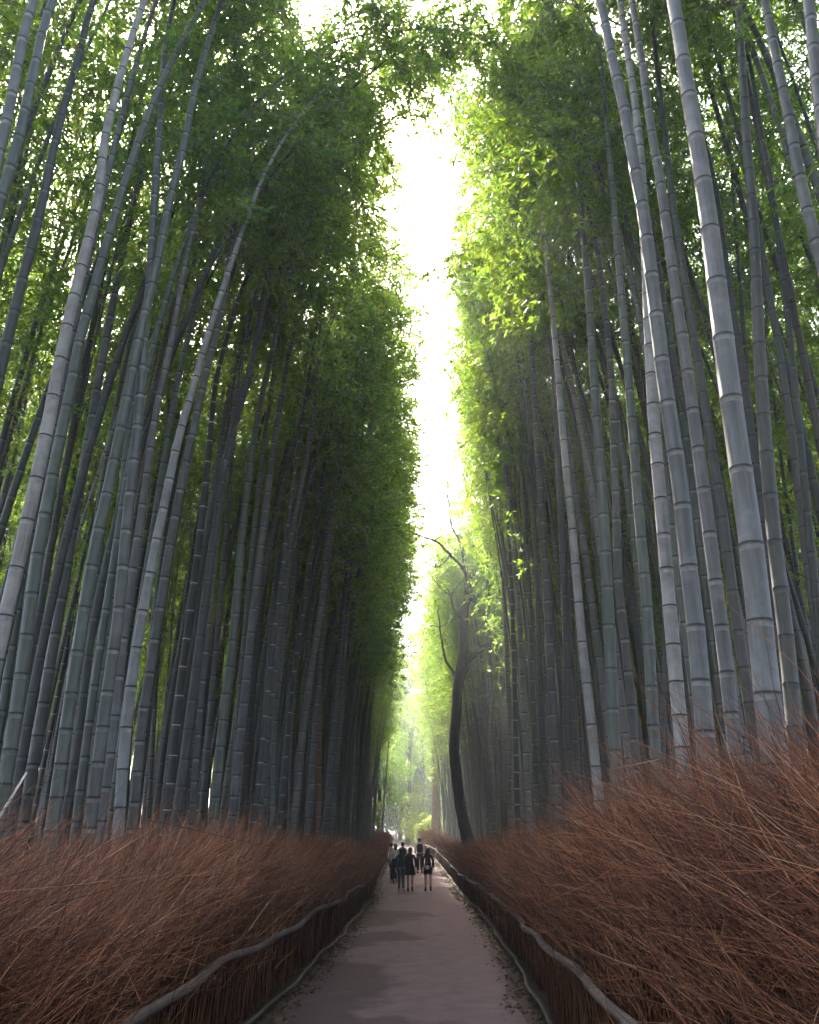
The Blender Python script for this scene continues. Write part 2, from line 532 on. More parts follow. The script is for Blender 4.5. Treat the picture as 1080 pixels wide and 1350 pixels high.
# ------------------------------------------------------------------ bamboo
def culm_geo(C, r0, sides, sp, sgn_node=0):
    """C: axis polyline (n,3) from base to tip. Returns verts, quads, material slot per quad, node positions."""
    L = np.concatenate([[0], np.cumsum(np.linalg.norm(np.diff(C, axis=0), axis=1))])
    H = L[-1]
    nodes = [0.16]
    while nodes[-1] < H * 0.97:
        f = nodes[-1] / H
        g = sp * (0.55 + 1.15 * min(1, f / 0.22)) if f < 0.22 else sp * (1.7 - 0.95 * (f - 0.22) / 0.78)
        nodes.append(nodes[-1] + g * random.uniform(0.93, 1.07) * 0.72)
    s, rr, mm = [0.0], [1.0], []
    lw = 0.016
    for nd in nodes:
        if nd + 0.04 > H: break
        s += [nd - 0.045, nd - 0.010, nd - 0.001, nd + lw, nd + lw + 0.012]
        rr += [1.0, 1.0, 1.05, 1.04, 0.985]
        mm += [0, 2, 0, 1, 0]
    s.append(H); rr.append(1.0); mm.append(0)
    s = np.array(s); rr = np.array(rr)
    f = s / H
    taper = np.interp(f, [0, 0.04, 0.35, 0.7, 1.0], [1.06, 1.0, 0.88, 0.55, 0.10])
    rr = rr * taper * r0
    P = np.stack([np.interp(s, L, C[:, k]) for k in range(3)], 1)
    T = norm(np.stack([np.interp(s, L, np.gradient(C[:, k], L)) for k in range(3)], 1))
    a = norm(np.cross(T, np.array([[0, 1.0, 0.03]])))
    b = np.cross(T, a)
    ang = np.arange(sides) * 2 * np.pi / sides
    V = P[:, None, :] + rr[:, None, None] * (a[:, None, :] * np.cos(ang)[None, :, None] + b[:, None, :] * np.sin(ang)[None, :, None])
    k = (np.arange(len(s) - 1) * sides)[:, None]
    i = np.arange(sides)[None, :]
    i2 = (i + 1) % sides
    q = np.stack([k + i, k + sides + i, k + sides + i2, k + i2], -1).reshape(-1, 4)
    return V.reshape(-1, 3), q, np.repeat(mm, sides), np.array(nodes), L, H


def crown_geo(C, nodes, L, H, f0, nleaf, br_len=1.35, leaf=0.135, thin_low=True):
    """Feathery drooping branches from the nodes above f0*H; returns a Bag (slot 0 leaves, slot 1 twigs)."""
    nd = nodes[(nodes > f0 * H) & (nodes < H)]
    rows = []
    az = R.uniform(0, 6.28)
    for s in nd:
        f = (s / H - f0) / (1 - f0)
        az += np.pi + R.normal(0, 0.5)
        for j in range(2):
            rows.append((s, f, az + j * 0.7 + R.normal(0, 0.3)))
    rows.append((H * 0.99, 1.0, R.uniform(0, 6.28)))
    rows = np.array(rows)
    n = len(rows)
    base = np.stack([np.interp(rows[:, 0], L, C[:, k]) for k in range(3)], 1)
    f = rows[:, 1]
    ln = br_len * np.interp(f, [0, 0.15, 0.45, 1], [0.65, 1.0, 1.0, 0.38]) * R.uniform(0.6, 1.2, n)
    out = np.stack([np.cos(rows[:, 2]), np.sin(rows[:, 2]), R.uniform(0.25, 0.85, n)], 1)
    out = norm(out)
    K = 6
    t = np.linspace(0, 1, K)
    droop = R.uniform(0.35, 0.8, n) * ln
    P = base[:, None, :] + out[:, None, :] * (ln[:, None] * t)[..., None]
    P[:, :, 2] -= droop[:, None] * t ** 2.2
    bag = Bag()
    v, q = tubes(P, np.full((n, 1), 0.009) * (1 - 0.8 * t)[None, :] * 1.0, 3)
    bag.add(v, q, 1)
    # twigs
    m = int(max(1, round(nleaf / 6 / n)))
    bi = np.repeat(np.arange(n), m)
    tt = R.uniform(0.18, 1.0, n * m) ** 0.8
    pos = base[bi] + out[bi] * (ln[bi] * tt)[:, None]
    pos[:, 2] -= droop[bi] * tt ** 2.2
    td = norm(out[bi] * 0.6 + R.normal(0, 0.6, (n * m, 3)) + np.array([0, 0, -0.25]))
    tl = R.uniform(0.08, 0.42, n * m) * np.clip(1.25 - tt * 0.5, 0.3, 1)
    P2 = pos[:, None, :] + td[:, None, :] * (tl[:, None] * np.array([0, 0.55, 1.0]))[..., None]
    P2[:, 2, 2] -= tl * 0.15
    bag.add(*tubes(P2, np.full((n * m, 1), 0.0035) * np.array([[1, 0.7, 0.4]]), 3), 1)
    # leaves, six or so to a twig
    k = 6
    li = np.repeat(np.arange(n * m), k)
    fr = np.tile(np.linspace(0.35, 1.05, k), n * m)
    lp = pos[li] + td[li] * (tl[li] * fr)[:, None]
    ld = norm(td[li] * 0.8 + R.normal(0, 0.55, (len(li), 3)) + np.array([0, 0, -0.55]))
    v, q = leaf_quads(lp, ld, leaf * R.uniform(0.6, 1.35, len(li)), leaf * 0.115 * R.uniform(0.7, 1.3, len(li)))
    bag.add(v, q, 0)
    return bag


BAMBOO_XY = []


def bamboo(pts, r0, label, group, mat='culm_grey', node='node_dark', sides=14, f0=0.58, nleaf=3600, sp=0.36, crown=True, br=1.35, name='bamboo'):
    pts = np.asarray(pts, float)
    base = pts[0].copy()
    C = spline(pts - base, 60)
    root = empty(name, base)
    tag(root, label, 'bamboo', group)
    v, q, mm, nodes, L, H = culm_geo(C, r0, sides, sp)
    mesh('culm', v, q, [M[mat], M[node], M[mat + '_bloom']], mm, parent=root)
    if crown:
        crown_geo(C, nodes, L, H, f0, nleaf, br).build('crown', [M['leaf'], M['twig']], root, smooth=False)
    BAMBOO_XY.append((base[0], base[1]))
    return root


def traced(Y, px, D, label, group, H=16.0, arch=None, lean_y=0.0, **kw):
    """A culm through photo pixels px (top to bottom), standing Y metres ahead; carried on to the soil and up to its tip."""
    w = np.array([at(x, y, Y) for x, y in sorted(px, key=lambda p: -p[1])])
    gz = float(ground_z(Y)) - 0.05
    lo, nx_ = w[0], w[min(3, len(w) - 1)]
    sl = (nx_ - lo) / max(nx_[2] - lo[2], 1e-3)
    sl = np.clip(sl, -0.35, 0.35); sl[2] = 1.0
    base = lo + sl * (gz - lo[2]); base[2] = gz
    up = [p for p in w if p[2] > gz + 0.6]
    m_ = int((up[0][2] - gz) // 1.6)
    pts = [base + (up[0] - base) * (j / (m_ + 1)) for j in range(m_ + 1)] + up
    hi, pv = pts[-1], pts[-2]
    sl = (hi - pv) / max(hi[2] - pv[2], 1e-3)
    sd = -np.sign(base[0])
    if arch is None:
        goal = (1.6 if 9 <= Y < 12.6 else 0.05) if sd > 0 else (0.0 if 9 <= Y < 12.6 else 1.55)
        arch = float(np.clip(abs(goal - hi[0]) - (1.5 if Y < 15 else 1.0), 0.3, 2.9))
    if 'f0' not in kw: kw['f0'] = 0.76 if Y < 9 else 0.66 if Y < 15 or (sd < 0 and Y < 34) else 0.58
    if Y < 15 and 'nleaf' not in kw: kw['nleaf'] = 4600; kw['br'] = 1.5 if Y < 9 else 2.0
    if H == 16.0: H = random.uniform(14.4, 15.4) if 9 <= Y < 12.6 else random.uniform(15.8, 17.8)
    rem = H - (hi[2] - gz)
    if rem > 1.0:
        for f in (0.35, 0.7, 1.0):
            p = hi + sl * rem * f
            p[0] += sd * arch * f ** 2
            p[2] = hi[2] + rem * f * (1 - 0.08 * f)
            pts.append(p)
    return bamboo(pts, D / 2, label, group, **kw)


GL = 'bamboos standing along the left fence'
GR = 'bamboos standing along the right fence'
# left side, from the outer edge of the picture inward
traced(6.0, [(45, 0), (22, 95), (9, 160), (-4, 215)], .125, 'grey bamboo crossing the top left corner, outer one of a close pair', GL)
traced(6.35, [(70, 0), (48, 80), (25, 180), (8, 240), (-6, 290)], .125, 'darker bamboo at the top left corner, inner one of the close pair', GL, mat='culm_green')
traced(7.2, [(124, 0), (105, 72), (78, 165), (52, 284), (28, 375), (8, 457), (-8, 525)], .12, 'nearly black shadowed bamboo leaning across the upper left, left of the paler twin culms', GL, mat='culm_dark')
traced(7.4, [(187, 10), (140, 175), (130, 258), (89, 429), (56, 595), (15, 780), (0, 845)], .135, 'pale blue-grey ringed bamboo running off the left picture edge, front of close twins', GL, mat='culm_pale')
traced(8.3, [(207, 0), (162, 148), (140, 242), (120, 330), (98, 430), (70, 570), (40, 700), (10, 830)], .10, 'thinner grey bamboo tucked close behind the pale ringed culm at far left', GL, mat='culm_grey')
traced(8.2, [(117, 405), (95, 505), (55, 700), (37, 825), (20, 950), (6, 1035)], .135, 'dark green-grey bamboo rising right above the white broken stick at lower left', GL, mat='culm_green')
traced(8.6, [(220, 50), (212, 150), (204, 260), (197, 380), (190, 432), (185, 525), (175, 625), (165, 715), (156, 815), (142, 912), (127, 1025), (120, 1080)], .13, 'grey bamboo curving gently right then upright, crossing in front of another culm high up', GL)
traced(8.5, [(262, 100), (240, 205), (223, 270), (210, 336), (181, 457), (168, 525), (147, 625), (122, 740), (104, 850), (87, 962), (75, 1050)], .135, 'straight green-grey bamboo that crosses behind the curving grey culm on the left', GL, mat='culm_green')
traced(10.0, [(195, 540), (165, 640), (125, 812), (110, 922), (99, 1005)], .10, 'slim dark bamboo wedged between two thicker left culms', GL, mat='culm_dark')
traced(9.6, [(325, 15), (285, 165), (260, 280), (241, 367), (223, 465), (205, 548), (185, 690), (165, 820), (150, 960)], .115, 'tall smooth grey bamboo leaning right toward the green canopy, left of the arching pale culm', GL)
traced(9.2, [(470, 92), (435, 112), (410, 135), (380, 175), (350, 227), (325, 290), (300, 362), (275, 440), (255, 510), (235, 580), (220, 650), (205, 720), (191, 795), (180, 855), (170, 930), (162, 1010), (157, 1085)], .125, 'pale bamboo whose top arches far over to the right across the path', GL, H=10.5, arch=1.0, mat='culm_pale', f0=0.8, nleaf=1600)
traced(10.5, [(310, 300), (295, 400), (270, 500), (250, 590), (230, 685), (215, 775), (200, 870), (186, 960), (178, 1060)], .125, 'grey bamboo close along the right side of the arching pale culm', GL)
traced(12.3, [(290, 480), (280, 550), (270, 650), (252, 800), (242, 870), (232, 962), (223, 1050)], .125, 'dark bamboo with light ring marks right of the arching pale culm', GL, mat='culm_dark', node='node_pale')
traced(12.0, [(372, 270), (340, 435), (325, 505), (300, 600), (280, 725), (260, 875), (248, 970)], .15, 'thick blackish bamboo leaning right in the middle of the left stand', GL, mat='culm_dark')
traced(13.6, [(375, 400), (345, 525), (325, 650), (309, 825), (297, 925), (287, 1025), (281, 1087)], .155, 'grey-green bamboo standing clear in front where the left brush begins to drop', GL, mat='culm_green')
traced(15.0, [(395, 400), (367, 550), (345, 720), (332, 825), (322, 925), (309, 1050)], .16, 'broad brownish grey bamboo in the middle of the left row', GL)
traced(16.2, [(435, 220), (415, 530), (385, 700), (370, 812), (357, 925), (345, 1037), (339, 1087)], .145, 'clean grey bamboo with thin dark rings right of two ladder-marked dark culms', GL)
traced(15.6, [(420, 420), (392, 600), (366, 800), (355, 900), (342, 1020), (335, 1090)], .10, 'very dark bamboo with ladder-like pale rings in the left row', GL, mat='culm_dark', node='node_pale')
traced(19.0, [(455, 500), (440, 650), (423, 800), (410, 887), (397, 987), (389, 1075)], .17, 'wide shadowy grey bamboo farther along the left fence', GL)
traced(18.0, [(430, 600), (398, 820), (387, 890), (380, 970), (370, 1080)], .10, 'slim dark bamboo with faint pale rings before the wide shadowy culm', GL, mat='culm_dark', node='node_pale')
traced(21.8, [(440, 600), (426, 800), (421, 912), (420, 1050), (418, 1110)], .155, 'dead rust-brown bamboo among grey culms on the left', GL, mat='culm_brown')
traced(24.0, [(480, 600), (458, 800), (448, 950), (436, 1100)], .17, 'grey bamboo behind the thin slanting pale cane on the left', GL)
traced(36.0, [(500, 700), (481, 800), (472, 887), (466, 1025), (460, 1112)], .10, 'very thin pale cane slanting up through the far left stand', GL, mat='culm_pale')
traced(46.0, [(500, 760), (491, 875), (486, 1000), (484, 1087)], .19, 'blue-grey bamboo near the far end of the left fence', GL)
traced(68.0, [(518, 905), (512, 987), (505, 1075)], .14, 'slender pale bamboo last in the left row, leaning toward the path', GL, mat='culm_pale', arch=0.2, H=15)
traced(11.2, [(92, 740), (75, 810), (56, 900), (44, 1030)], .05, 'thin straw-pale cane in the dark gap at lower left', GL, mat='culm_pale', nleaf=1200)
traced(12.5, [(150, 780), (140, 870), (130, 960), (122, 1060)], .11, 'dark bamboo half hidden behind the curving grey culm at lower left', GL, mat='culm_dark')
# right side, from the outer edge inward
traced(5.6, [(1066, 0), (1074, 83), (1085, 170)], .14, 'shaded bamboo cutting the top right corner of the picture', GR)
traced(6.2, [(1008, 0), (1022, 70), (1033, 122), (1044, 178), (1055, 236), (1069, 294), (1081, 335)], .13, 'grey ringed bamboo slanting out at the upper right picture edge', GR)
traced(5.75, [(888, 0), (902, 89), (916, 172), (930, 258), (941, 342), (967, 550), (987, 690), (1002, 820), (1013, 930)], .182, 'thickest nearest grey bamboo on the right with bold dark rings', GR, mat='culm_grey', sp=0.47, sides=20)
traced(6.75, [(791, 0), (808, 80), (824, 147), (835, 211), (847, 272), (856, 339), (877, 510), (895, 625), (910, 765), (920, 850), (928, 950)], .152, 'second thickest smooth grey bamboo, just left of the mottled slimmer culm pair on the right', GR, sides=18, sp=0.42)
traced(7.3, [(833, 0), (847, 86), (856, 155), (866, 211), (876, 278), (884, 336), (910, 515), (925, 625), (940, 740), (955, 860), (964, 940)], .128, 'grey bamboo between the two thickest culms on the right', GR, sides=16)
traced(7.7, [(832, 100), (840, 160), (847, 240), (860, 520), (871, 660), (883, 800), (895, 935), (899, 980)], .135, 'mottled closely ringed bamboo left of the second thickest culm on the right', GR, mat='culm_pale', sp=0.30, sides=16)
traced(11.4, [(690, 90), (705, 190), (720, 325), (732, 450), (744, 590), (755, 700), (768, 850), (782, 975)], .135, 'blotchy pale slender bamboo leaning left, first clear culm right of the dark tree', GR, mat='culm_pale', sp=0.46)
traced(10.5, [(737, 0), (755, 150), (767, 280), (777, 400), (786, 540), (796, 680), (803, 825), (810, 975)], .165, 'broad dark grey bamboo right beside the blotchy pale slender culm', GR, mat='culm_green', sp=0.44)
traced(10.9, [(805, 480), (808, 550), (813, 675), (815, 765), (824, 843), (832, 921)], .13, 'grey bamboo half behind the broad dark culm on the right', GR)
traced(9.4, [(790, 65), (800, 165), (812, 300), (825, 450), (832, 540), (841, 660), (853, 800), (861, 950)], .135, 'upright grey bamboo with fine rings left of the mottled culm', GR, mat='culm_green')
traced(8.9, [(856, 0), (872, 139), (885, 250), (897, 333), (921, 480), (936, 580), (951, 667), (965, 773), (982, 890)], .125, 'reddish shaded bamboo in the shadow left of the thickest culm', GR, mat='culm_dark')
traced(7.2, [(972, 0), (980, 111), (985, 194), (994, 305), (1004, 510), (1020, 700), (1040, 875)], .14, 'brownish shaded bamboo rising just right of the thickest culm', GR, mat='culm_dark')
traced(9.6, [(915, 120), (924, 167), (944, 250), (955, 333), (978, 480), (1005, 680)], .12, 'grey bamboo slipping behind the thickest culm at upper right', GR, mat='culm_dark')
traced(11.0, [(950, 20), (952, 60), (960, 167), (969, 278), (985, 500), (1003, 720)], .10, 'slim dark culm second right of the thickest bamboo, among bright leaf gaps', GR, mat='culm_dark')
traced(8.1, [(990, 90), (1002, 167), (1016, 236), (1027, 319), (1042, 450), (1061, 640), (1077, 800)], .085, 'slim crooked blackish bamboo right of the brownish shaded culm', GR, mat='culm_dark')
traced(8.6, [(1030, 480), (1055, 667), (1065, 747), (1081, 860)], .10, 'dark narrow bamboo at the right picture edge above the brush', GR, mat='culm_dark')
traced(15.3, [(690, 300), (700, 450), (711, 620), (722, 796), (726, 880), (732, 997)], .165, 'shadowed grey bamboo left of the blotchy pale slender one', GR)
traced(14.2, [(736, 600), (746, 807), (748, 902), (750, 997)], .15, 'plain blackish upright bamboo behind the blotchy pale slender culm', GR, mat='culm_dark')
traced(24.0, [(640, 300), (650, 450), (658, 600), (665, 780), (670, 900), (673, 1056)], .15, 'smooth grey bamboo with a ladder-ringed dark culm on its right side', GR)
traced(21.0, [(661, 500), (672, 720), (677, 850), (682, 1056)], .13, 'dark ladder-ringed bamboo just right of the dark crooked trees', GR, mat='culm_dark', node='node_pale')
traced(19.5, [(655, 520), (670, 650), (684, 807), (690, 926), (696, 1045)], .15, 'pale grey bamboo with a slight bend, right of the dark tree', GR, mat='culm_pale')
traced(32.0, [(630, 500), (638, 650), (644, 807), (648, 1000)], .2, 'grey bamboo immediately right of the dark tree trunk', GR)
traced(18.4, [(688, 620), (698, 784), (702, 902), (706, 1000)], .135, 'green-grey bamboo left of the shadowed grey culm on the right', GR, mat='culm_green')
traced(17.4, [(700, 600), (709, 784), (713, 926), (717, 1010)], .125, 'thin shaded bamboo hugging the shadowed grey culm on the right', GR, mat='culm_dark')
traced(60.0, [(568, 885), (571, 898), (580, 953), (587, 1046), (590, 1100)], .13, 'lone bright cane bending left beside the red-brown trunk far away', GR, mat='culm_pale', H=5, crown=False)


# culms bowed right over the path, closing the gap overhead
bamboo([(-3.7, 11.2, 0), (-3.6, 11.2, 5), (-3.3, 11.2, 9.5), (-2.3, 11.1, 12.8), (-0.8, 10.9, 14.4), (0.9, 10.7, 14.2)], .055, 'bamboo bowed over the path with its leafy top closing the sky gap, from the left', GL, mat='culm_green', f0=.6, nleaf=6500, br=1.9)
bamboo([(-3.5, 9.6, 0), (-3.5, 9.6, 4), (-3.3, 9.6, 8), (-2.6, 9.6, 11.2), (-1.3, 9.5, 12.9), (0.3, 9.4, 13.2)], .05, 'nearest leafy bamboo bowed from the left along the top edge of the picture', GL, mat='culm_green', f0=.66, nleaf=5600, br=1.7)
bamboo([(3.3, 10.1, 0), (3.3, 10.1, 5), (3.1, 10.1, 9.5), (2.4, 10.1, 12.2), (1.3, 10.0, 13.6), (0.0, 9.9, 13.9)], .05, 'nearest leafy bamboo bowed from the right along the top edge of the picture', GR, mat='culm_green', f0=.66, nleaf=5600, br=1.7)
bamboo([(3.4, 12.2, 0), (3.4, 12.2, 5), (3.2, 12.2, 10), (2.5, 12.1, 13.6), (1.3, 12, 15.6), (0.2, 11.9, 16.0)], .055, 'bamboo bowed over the path with its leafy top closing the sky gap, from the right', GR, mat='culm_green', f0=.6, nleaf=6000, br=1.8)
bamboo([(-3.2, 13.4, 0), (-3.2, 13.4, 6), (-2.9, 13.4, 11), (-2.0, 13.3, 14.8), (-0.6, 13.2, 16.6), (0.8, 13.0, 17.0)], .05, 'slimmer leafy bamboo bowed over the path just beyond the first bowed one', GL, mat='culm_grey', f0=.62, nleaf=6000, br=1.8)


for y_, lab in ((15.4, 'tall leafy bamboo bowed over the path behind the arching pale culm'), (18.2, 'tallest leafy bamboo leaning over the sky gap from the left'), (21.5, 'leafy bamboo leaning into the sky gap, farthest of the bowed ones')):
    bamboo([(-3.0, y_, 0), (-3.0, y_, 6), (-2.7, y_, 12), (-1.9, y_, 16), (-0.7, y_ - .1, 18.4), (0.5, y_ - .2, 18.9)], .055, lab, GL, mat='culm_green', f0=.64, nleaf=4500, br=1.6)

# a pale broken stick poking out behind the left brush
a, b = at(27, 1032, 4.6), at(-4, 1082, 4.6)
f = b + (b - a) * (b[2] / (a[2] - b[2]))
b2 = Bag().add(*limb([f - f, (a - f) * .5 + [.01, 0, 0], a - f, a - f + (a - b) * .01], [.010, .008, .006, .006], 7, 24))
so = b2.build('broken_stick', [M['stick']])
so.location = f
tag(so, 'pale broken stick poking up behind the left brush fence at the left picture edge', 'stick')

# leaning fallen canes on the right
def cane(a, b, r, label, mat='culm_dark'):
    root_pt = np.array(b)
    C = spline(np.array([np.array(b), np.array(a) * 0.5 + np.array(b) * 0.5 + [0, 0, -0.05], np.array(a)]) - root_pt, 30)
    v, q, mm, *_ = culm_geo(C, r, 8, 0.3)
    o = mesh('leaning_cane', v, q, [M[mat], M['node_dark'], M[mat + '_bloom']], mm)
    o.location = root_pt
    tag(o, label, 'cane', 'leaning canes on the right')


def foot(a, b):
    """foot of a leaning cane: carried on down to the soil, a little steeper."""
    k = (b[2] - 0.1) / (a[2] - b[2])
    f = b + (b - a) * k
    f[0] = b[0] + (b[0] - a[0]) * k * 0.25
    return f


a, b = at(880, 780, 10.6), at(836, 945, 9.9)
cane(a + (a - b) * 0.6, foot(a, b), 0.04, 'short grey cane leaning right between culms just above the right brush')
a, b = at(862, 690, 12.6), at(832, 890, 12.0)
cane(a + (a - b) * 0.8, foot(a, b), 0.05, 'longer dark cane leaning steeply right behind the upright culms')
a, b = at(740, 790, 16.6), at(729, 900, 16.2)
cane(a + (a - b) * 1.2, foot(a, b), 0.045, 'blackish cane leaning behind the blotchy pale slender bamboo')

# ---- the rest of the grove: twelve grown bamboos, copied
PROTO = []


def proto(H, D, arch, mat, node, f0, nleaf, sway, br=1.35):
    s = np.linspace(0, 1, 9)
    pts = np.stack([arch * s ** 2.6 + 0.12 * np.sin(s * 5 + sway), 0.18 * np.sin(s * 4 + sway * 2) * s, H * s * (1 - 0.02 * s ** 3)], 1)
    pts -= pts[0]
    return bamboo(pts, D / 2, 'x', 'x', mat=mat, node=node, sides=9, f0=f0, nleaf=nleaf, br=br)


edge_spec = [(16.2, .125, 1.7, 'culm_grey', 'node_dark', .53), (15.0, .11, 2.0, 'culm_green', 'node_dark', .52), (17.0, .135, 1.5, 'culm_dark', 'node_dark', .55), (15.6, .12, 2.2, 'culm_green', 'node_dark', .53)]
tall_spec = [(17.5, .125, 2.0, 'culm_grey', 'node_dark', .66), (18.0, .115, 1.6, 'culm_green', 'node_dark', .68), (17.2, .12, 2.3, 'culm_dark', 'node_dark', .66)]
spec = edge_spec + tall_spec + [(16.5, .125, 1.5, 'culm_grey', 'node_dark', .52), (15.2, .11, 1.0, 'culm_green', 'node_dark', .50), (17.2, .135, 1.9, 'culm_dark', 'node_dark', .54),
        (14.2, .095, 1.3, 'culm_grey', 'node_dark', .46), (16.0, .12, 0.6, 'culm_dark', 'node_pale', .52), (15.6, .105, 2.2, 'culm_green', 'node_dark', .50),
        (17.6, .13, 1.2, 'culm_green', 'node_dark', .56), (13.4, .085, 1.6, 'culm_dark', 'node_dark', .44), (16.8, .115, 1.8, 'culm_grey', 'node_dark', .50),
        (14.8, .10, 0.9, 'culm_pale', 'node_dark', .50)]
n_traced = len(BAMBOO_XY)
for i, sp_ in enumerate(spec):
    PROTO.append(proto(*sp_, 3500 if i < 4 else 4400 if i < 7 else 3400, i * 1.7, 1.75 if i < 4 else 1.5))
REACH = []
for p_ in PROTO:
    c_ = [c for c in p_.children if c.name.startswith('crown')][0]
    vx = np.empty(len(c_.data.vertices) * 3, np.float32); c_.data.vertices.foreach_get('co', vx)
    REACH.append(float(np.percentile(vx[0::3], 97.5)))
del BAMBOO_XY[n_traced:]

# candidate spots
cand = []
taken = list(BAMBOO_XY)
for sgn in (-1, 1):
    pts = []
    tries = 0
    while tries < 40000:
        tries += 1
        y = 2.5 + 92 * random.random()
        o = 0.85 + 22.0 * random.random() ** 1.25
        e = float(left_edge(y)) if sgn < 0 else float(right_edge(y))
        x = e + sgn * o
        if abs(x) > 0.80 * y + 2.2: continue
        # keep the front of the near culms clear
        if (y < 17 and o < 1.7) or (y < 9.5 and o < 3.4): continue
        if sgn > 0 and 18 < y < 36.8 and 540 + F * x / (0.96 * y) < 690: continue
        md = 0.35 if o < 4 else 0.62 if o < 9 else 0.95
        if y > 70 and 500 < 540 + F * x / (0.97 * y) < 592: continue
        if any((x - a) ** 2 + (y - b) ** 2 < md * md for a, b in pts): continue
        if any((x - a) ** 2 + (y - b) ** 2 < 0.36 ** 2 for a, b in taken): continue
        pts.append((x, y))
        if len(pts) > 1500: break
    for x, y in pts:
        cand.append((x, y, sgn))
# the grove closing the view where the path turns away
for _ in range(260):
    x, y = random.uniform(-7, 16), random.uniform(80, 108)
    if left_edge(y) - 0.5 < x < right_edge(y) + 0.5 or (y < 95 and 500 < 540 + F * x / (0.97 * y) < 592): continue
    cand.append((x, y, 1 if x > -2 else -1))


def score(c):
    x, y, s = c
    e = float(left_edge(y)) if s < 0 else float(right_edge(y))
    o = abs(x - e)
    if abs(x) > 0.66 * y or y < 3 or y > 78: return 0
    return math.exp(-max(0, o - 0.9) / (1.2 + 0.10 * y)) / (y + 4)


for _ in range(420):
    x, y = random.uniform(-16, 16), random.uniform(-34, 2)
    if -2.6 < x < 2.3: continue
    cand.append((x, y, 1 if x > 0 else -1))
for _ in range(420):
    x, y = random.uniform(-26, 26), random.uniform(106, 150)
    cand.append((x, y, 1 if x > -2 else -1))
for _ in range(260):
    y = random.uniform(18, 75)
    x = random.choice((-1, 1)) * y * random.uniform(0.36, 0.66)
    if abs(x) > 12: cand.append((x, y, 1 if x > 0 else -1))
cand.sort(key=score, reverse=True)
N_IND = 296 - n_traced
ind, rest = cand[:N_IND], cand[N_IND:]

used = set()
for i, (x, y, s) in enumerate(ind):
    e = float(left_edge(y)) if s < 0 else float(right_edge(y))
    near_edge = abs(x - e) < 2.3 and y > 17
    k = random.randrange(4, 7) if (y < 17 and abs(x - e) < 5) else random.randrange(4, 7) if (near_edge and s > 0 and y < 35) else random.randrange(4) if near_edge else random.randrange(7, len(PROTO))
    src = PROTO[k]
    if k in used:
        root = src.copy(); COL.objects.link(root)
        for ch in src.children:
            c = ch.copy(); COL.objects.link(c); c.parent = root
    else:
        root = src; used.add(k)
    root.location = (x, y, float(ground_z(y)) - 0.04)
    rz = (0 if s < 0 else math.pi) + random.gauss(0, 0.22 if near_edge else 0.6)
    root.rotation_euler = (random.gauss(0, 0.013), random.gauss(0, 0.013), rz)
    e = float(left_edge(y)) if s < 0 else float(right_edge(y))
    z = random.uniform(0.9, 1.12)
    wd = z * random.uniform(0.9, 1.15)
    if near_edge:
        goal = random.gauss(0.42, 0.36) if s < 0 else random.gauss(1.52, 0.38)
        wd = min(1.3, max(0.5, abs(goal - x) / REACH[k]))
    root.scale = (wd, wd, z)
    sd = 'left' if s < 0 else 'right'
    if y < 22:
        root['label'] = f'unremarkable slim bamboo crowded behind the nearest stretch of the {sd} brush fence'
        root['group'] = f'crowded bamboos behind the near {sd} fence'
    elif y < 42:
        root['label'] = f'slender grey bamboo packed along the middle stretch of the {sd} brush fence'
        root['group'] = f'packed bamboos along the middle of the {sd} fence'
    else:
        root['label'] = f'small distant bamboo level with or beyond the walkers on the {sd} side of the path'
        root['group'] = f'distant bamboos on the {sd} side'
for k, src in enumerate(PROTO):
    if k not in used:
        x, y, s = rest.pop()
        src.location = (x, y, float(ground_z(y)))
        src['label'] = 'small distant bamboo deep in the grove'

# everything deeper: one mass
pv = np.array([[x, y, float(ground_z(y)) - 0.05] for x, y, s in rest], np.float32)
me = bpy.data.meshes.new('bamboo_thicket')
me.vertices.add(len(pv)); me.vertices.foreach_set('co', pv.ravel())
ar = me.attributes.new('turn', 'FLOAT_VECTOR', 'POINT')
ar.data.foreach_set('vector', np.array([[random.gauss(0, .03), random.gauss(0, .03), (0 if s < 0 else math.pi) + random.gauss(0, 1.0)] for x, y, s in rest], np.float32).ravel())
asz = me.attributes.new('size', 'FLOAT', 'POINT')
asz.data.foreach_set('value', np.array([random.uniform(0.78, 1.1) * (0.8 if y > 78 else 1.0) for x, y, s in rest], np.float32))
thick = bpy.data.objects.new('bamboo_thicket', me)
COL.objects.link(thick)
tag(thick, 'dense mass of more bamboo deep in the grove on both sides', 'bamboo grove', kind='stuff')
ng = bpy.data.node_groups.new('thicket', 'GeometryNodeTree')
ng.interface.new_socket('Geometry', in_out='INPUT', socket_type='NodeSocketGeometry')
ng.interface.new_socket('Geometry', in_out='OUTPUT', socket_type='NodeSocketGeometry')
gi, go = ng.nodes.new('NodeGroupInput'), ng.nodes.new('NodeGroupOutput')
jn = ng.nodes.new('GeometryNodeJoinGeometry')
for src in PROTO:
    j2 = ng.nodes.new('GeometryNodeJoinGeometry')
    for ch in src.children:
        oi = ng.nodes.new('GeometryNodeObjectInfo')
        oi.inputs['Object'].default_value = ch
        oi.transform_space = 'ORIGINAL'
        ng.links.new(oi.outputs['Geometry'], j2.inputs[0])
    g2 = ng.nodes.new('GeometryNodeGeometryToInstance')
    ng.links.new(j2.outputs[0], g2.inputs[0])
    ng.links.new(g2.outputs[0], jn.inputs[0])
iop = ng.nodes.new('GeometryNodeInstanceOnPoints')
iop.inputs['Pick Instance'].default_value = True
rv = ng.nodes.new('FunctionNodeRandomValue'); rv.data_type = 'INT'
for sk in rv.inputs:
    if sk.type == 'INT' and sk.name == 'Min': sk.default_value = 0
    if sk.type == 'INT' and sk.name == 'Max': sk.default_value = len(PROTO) - 1
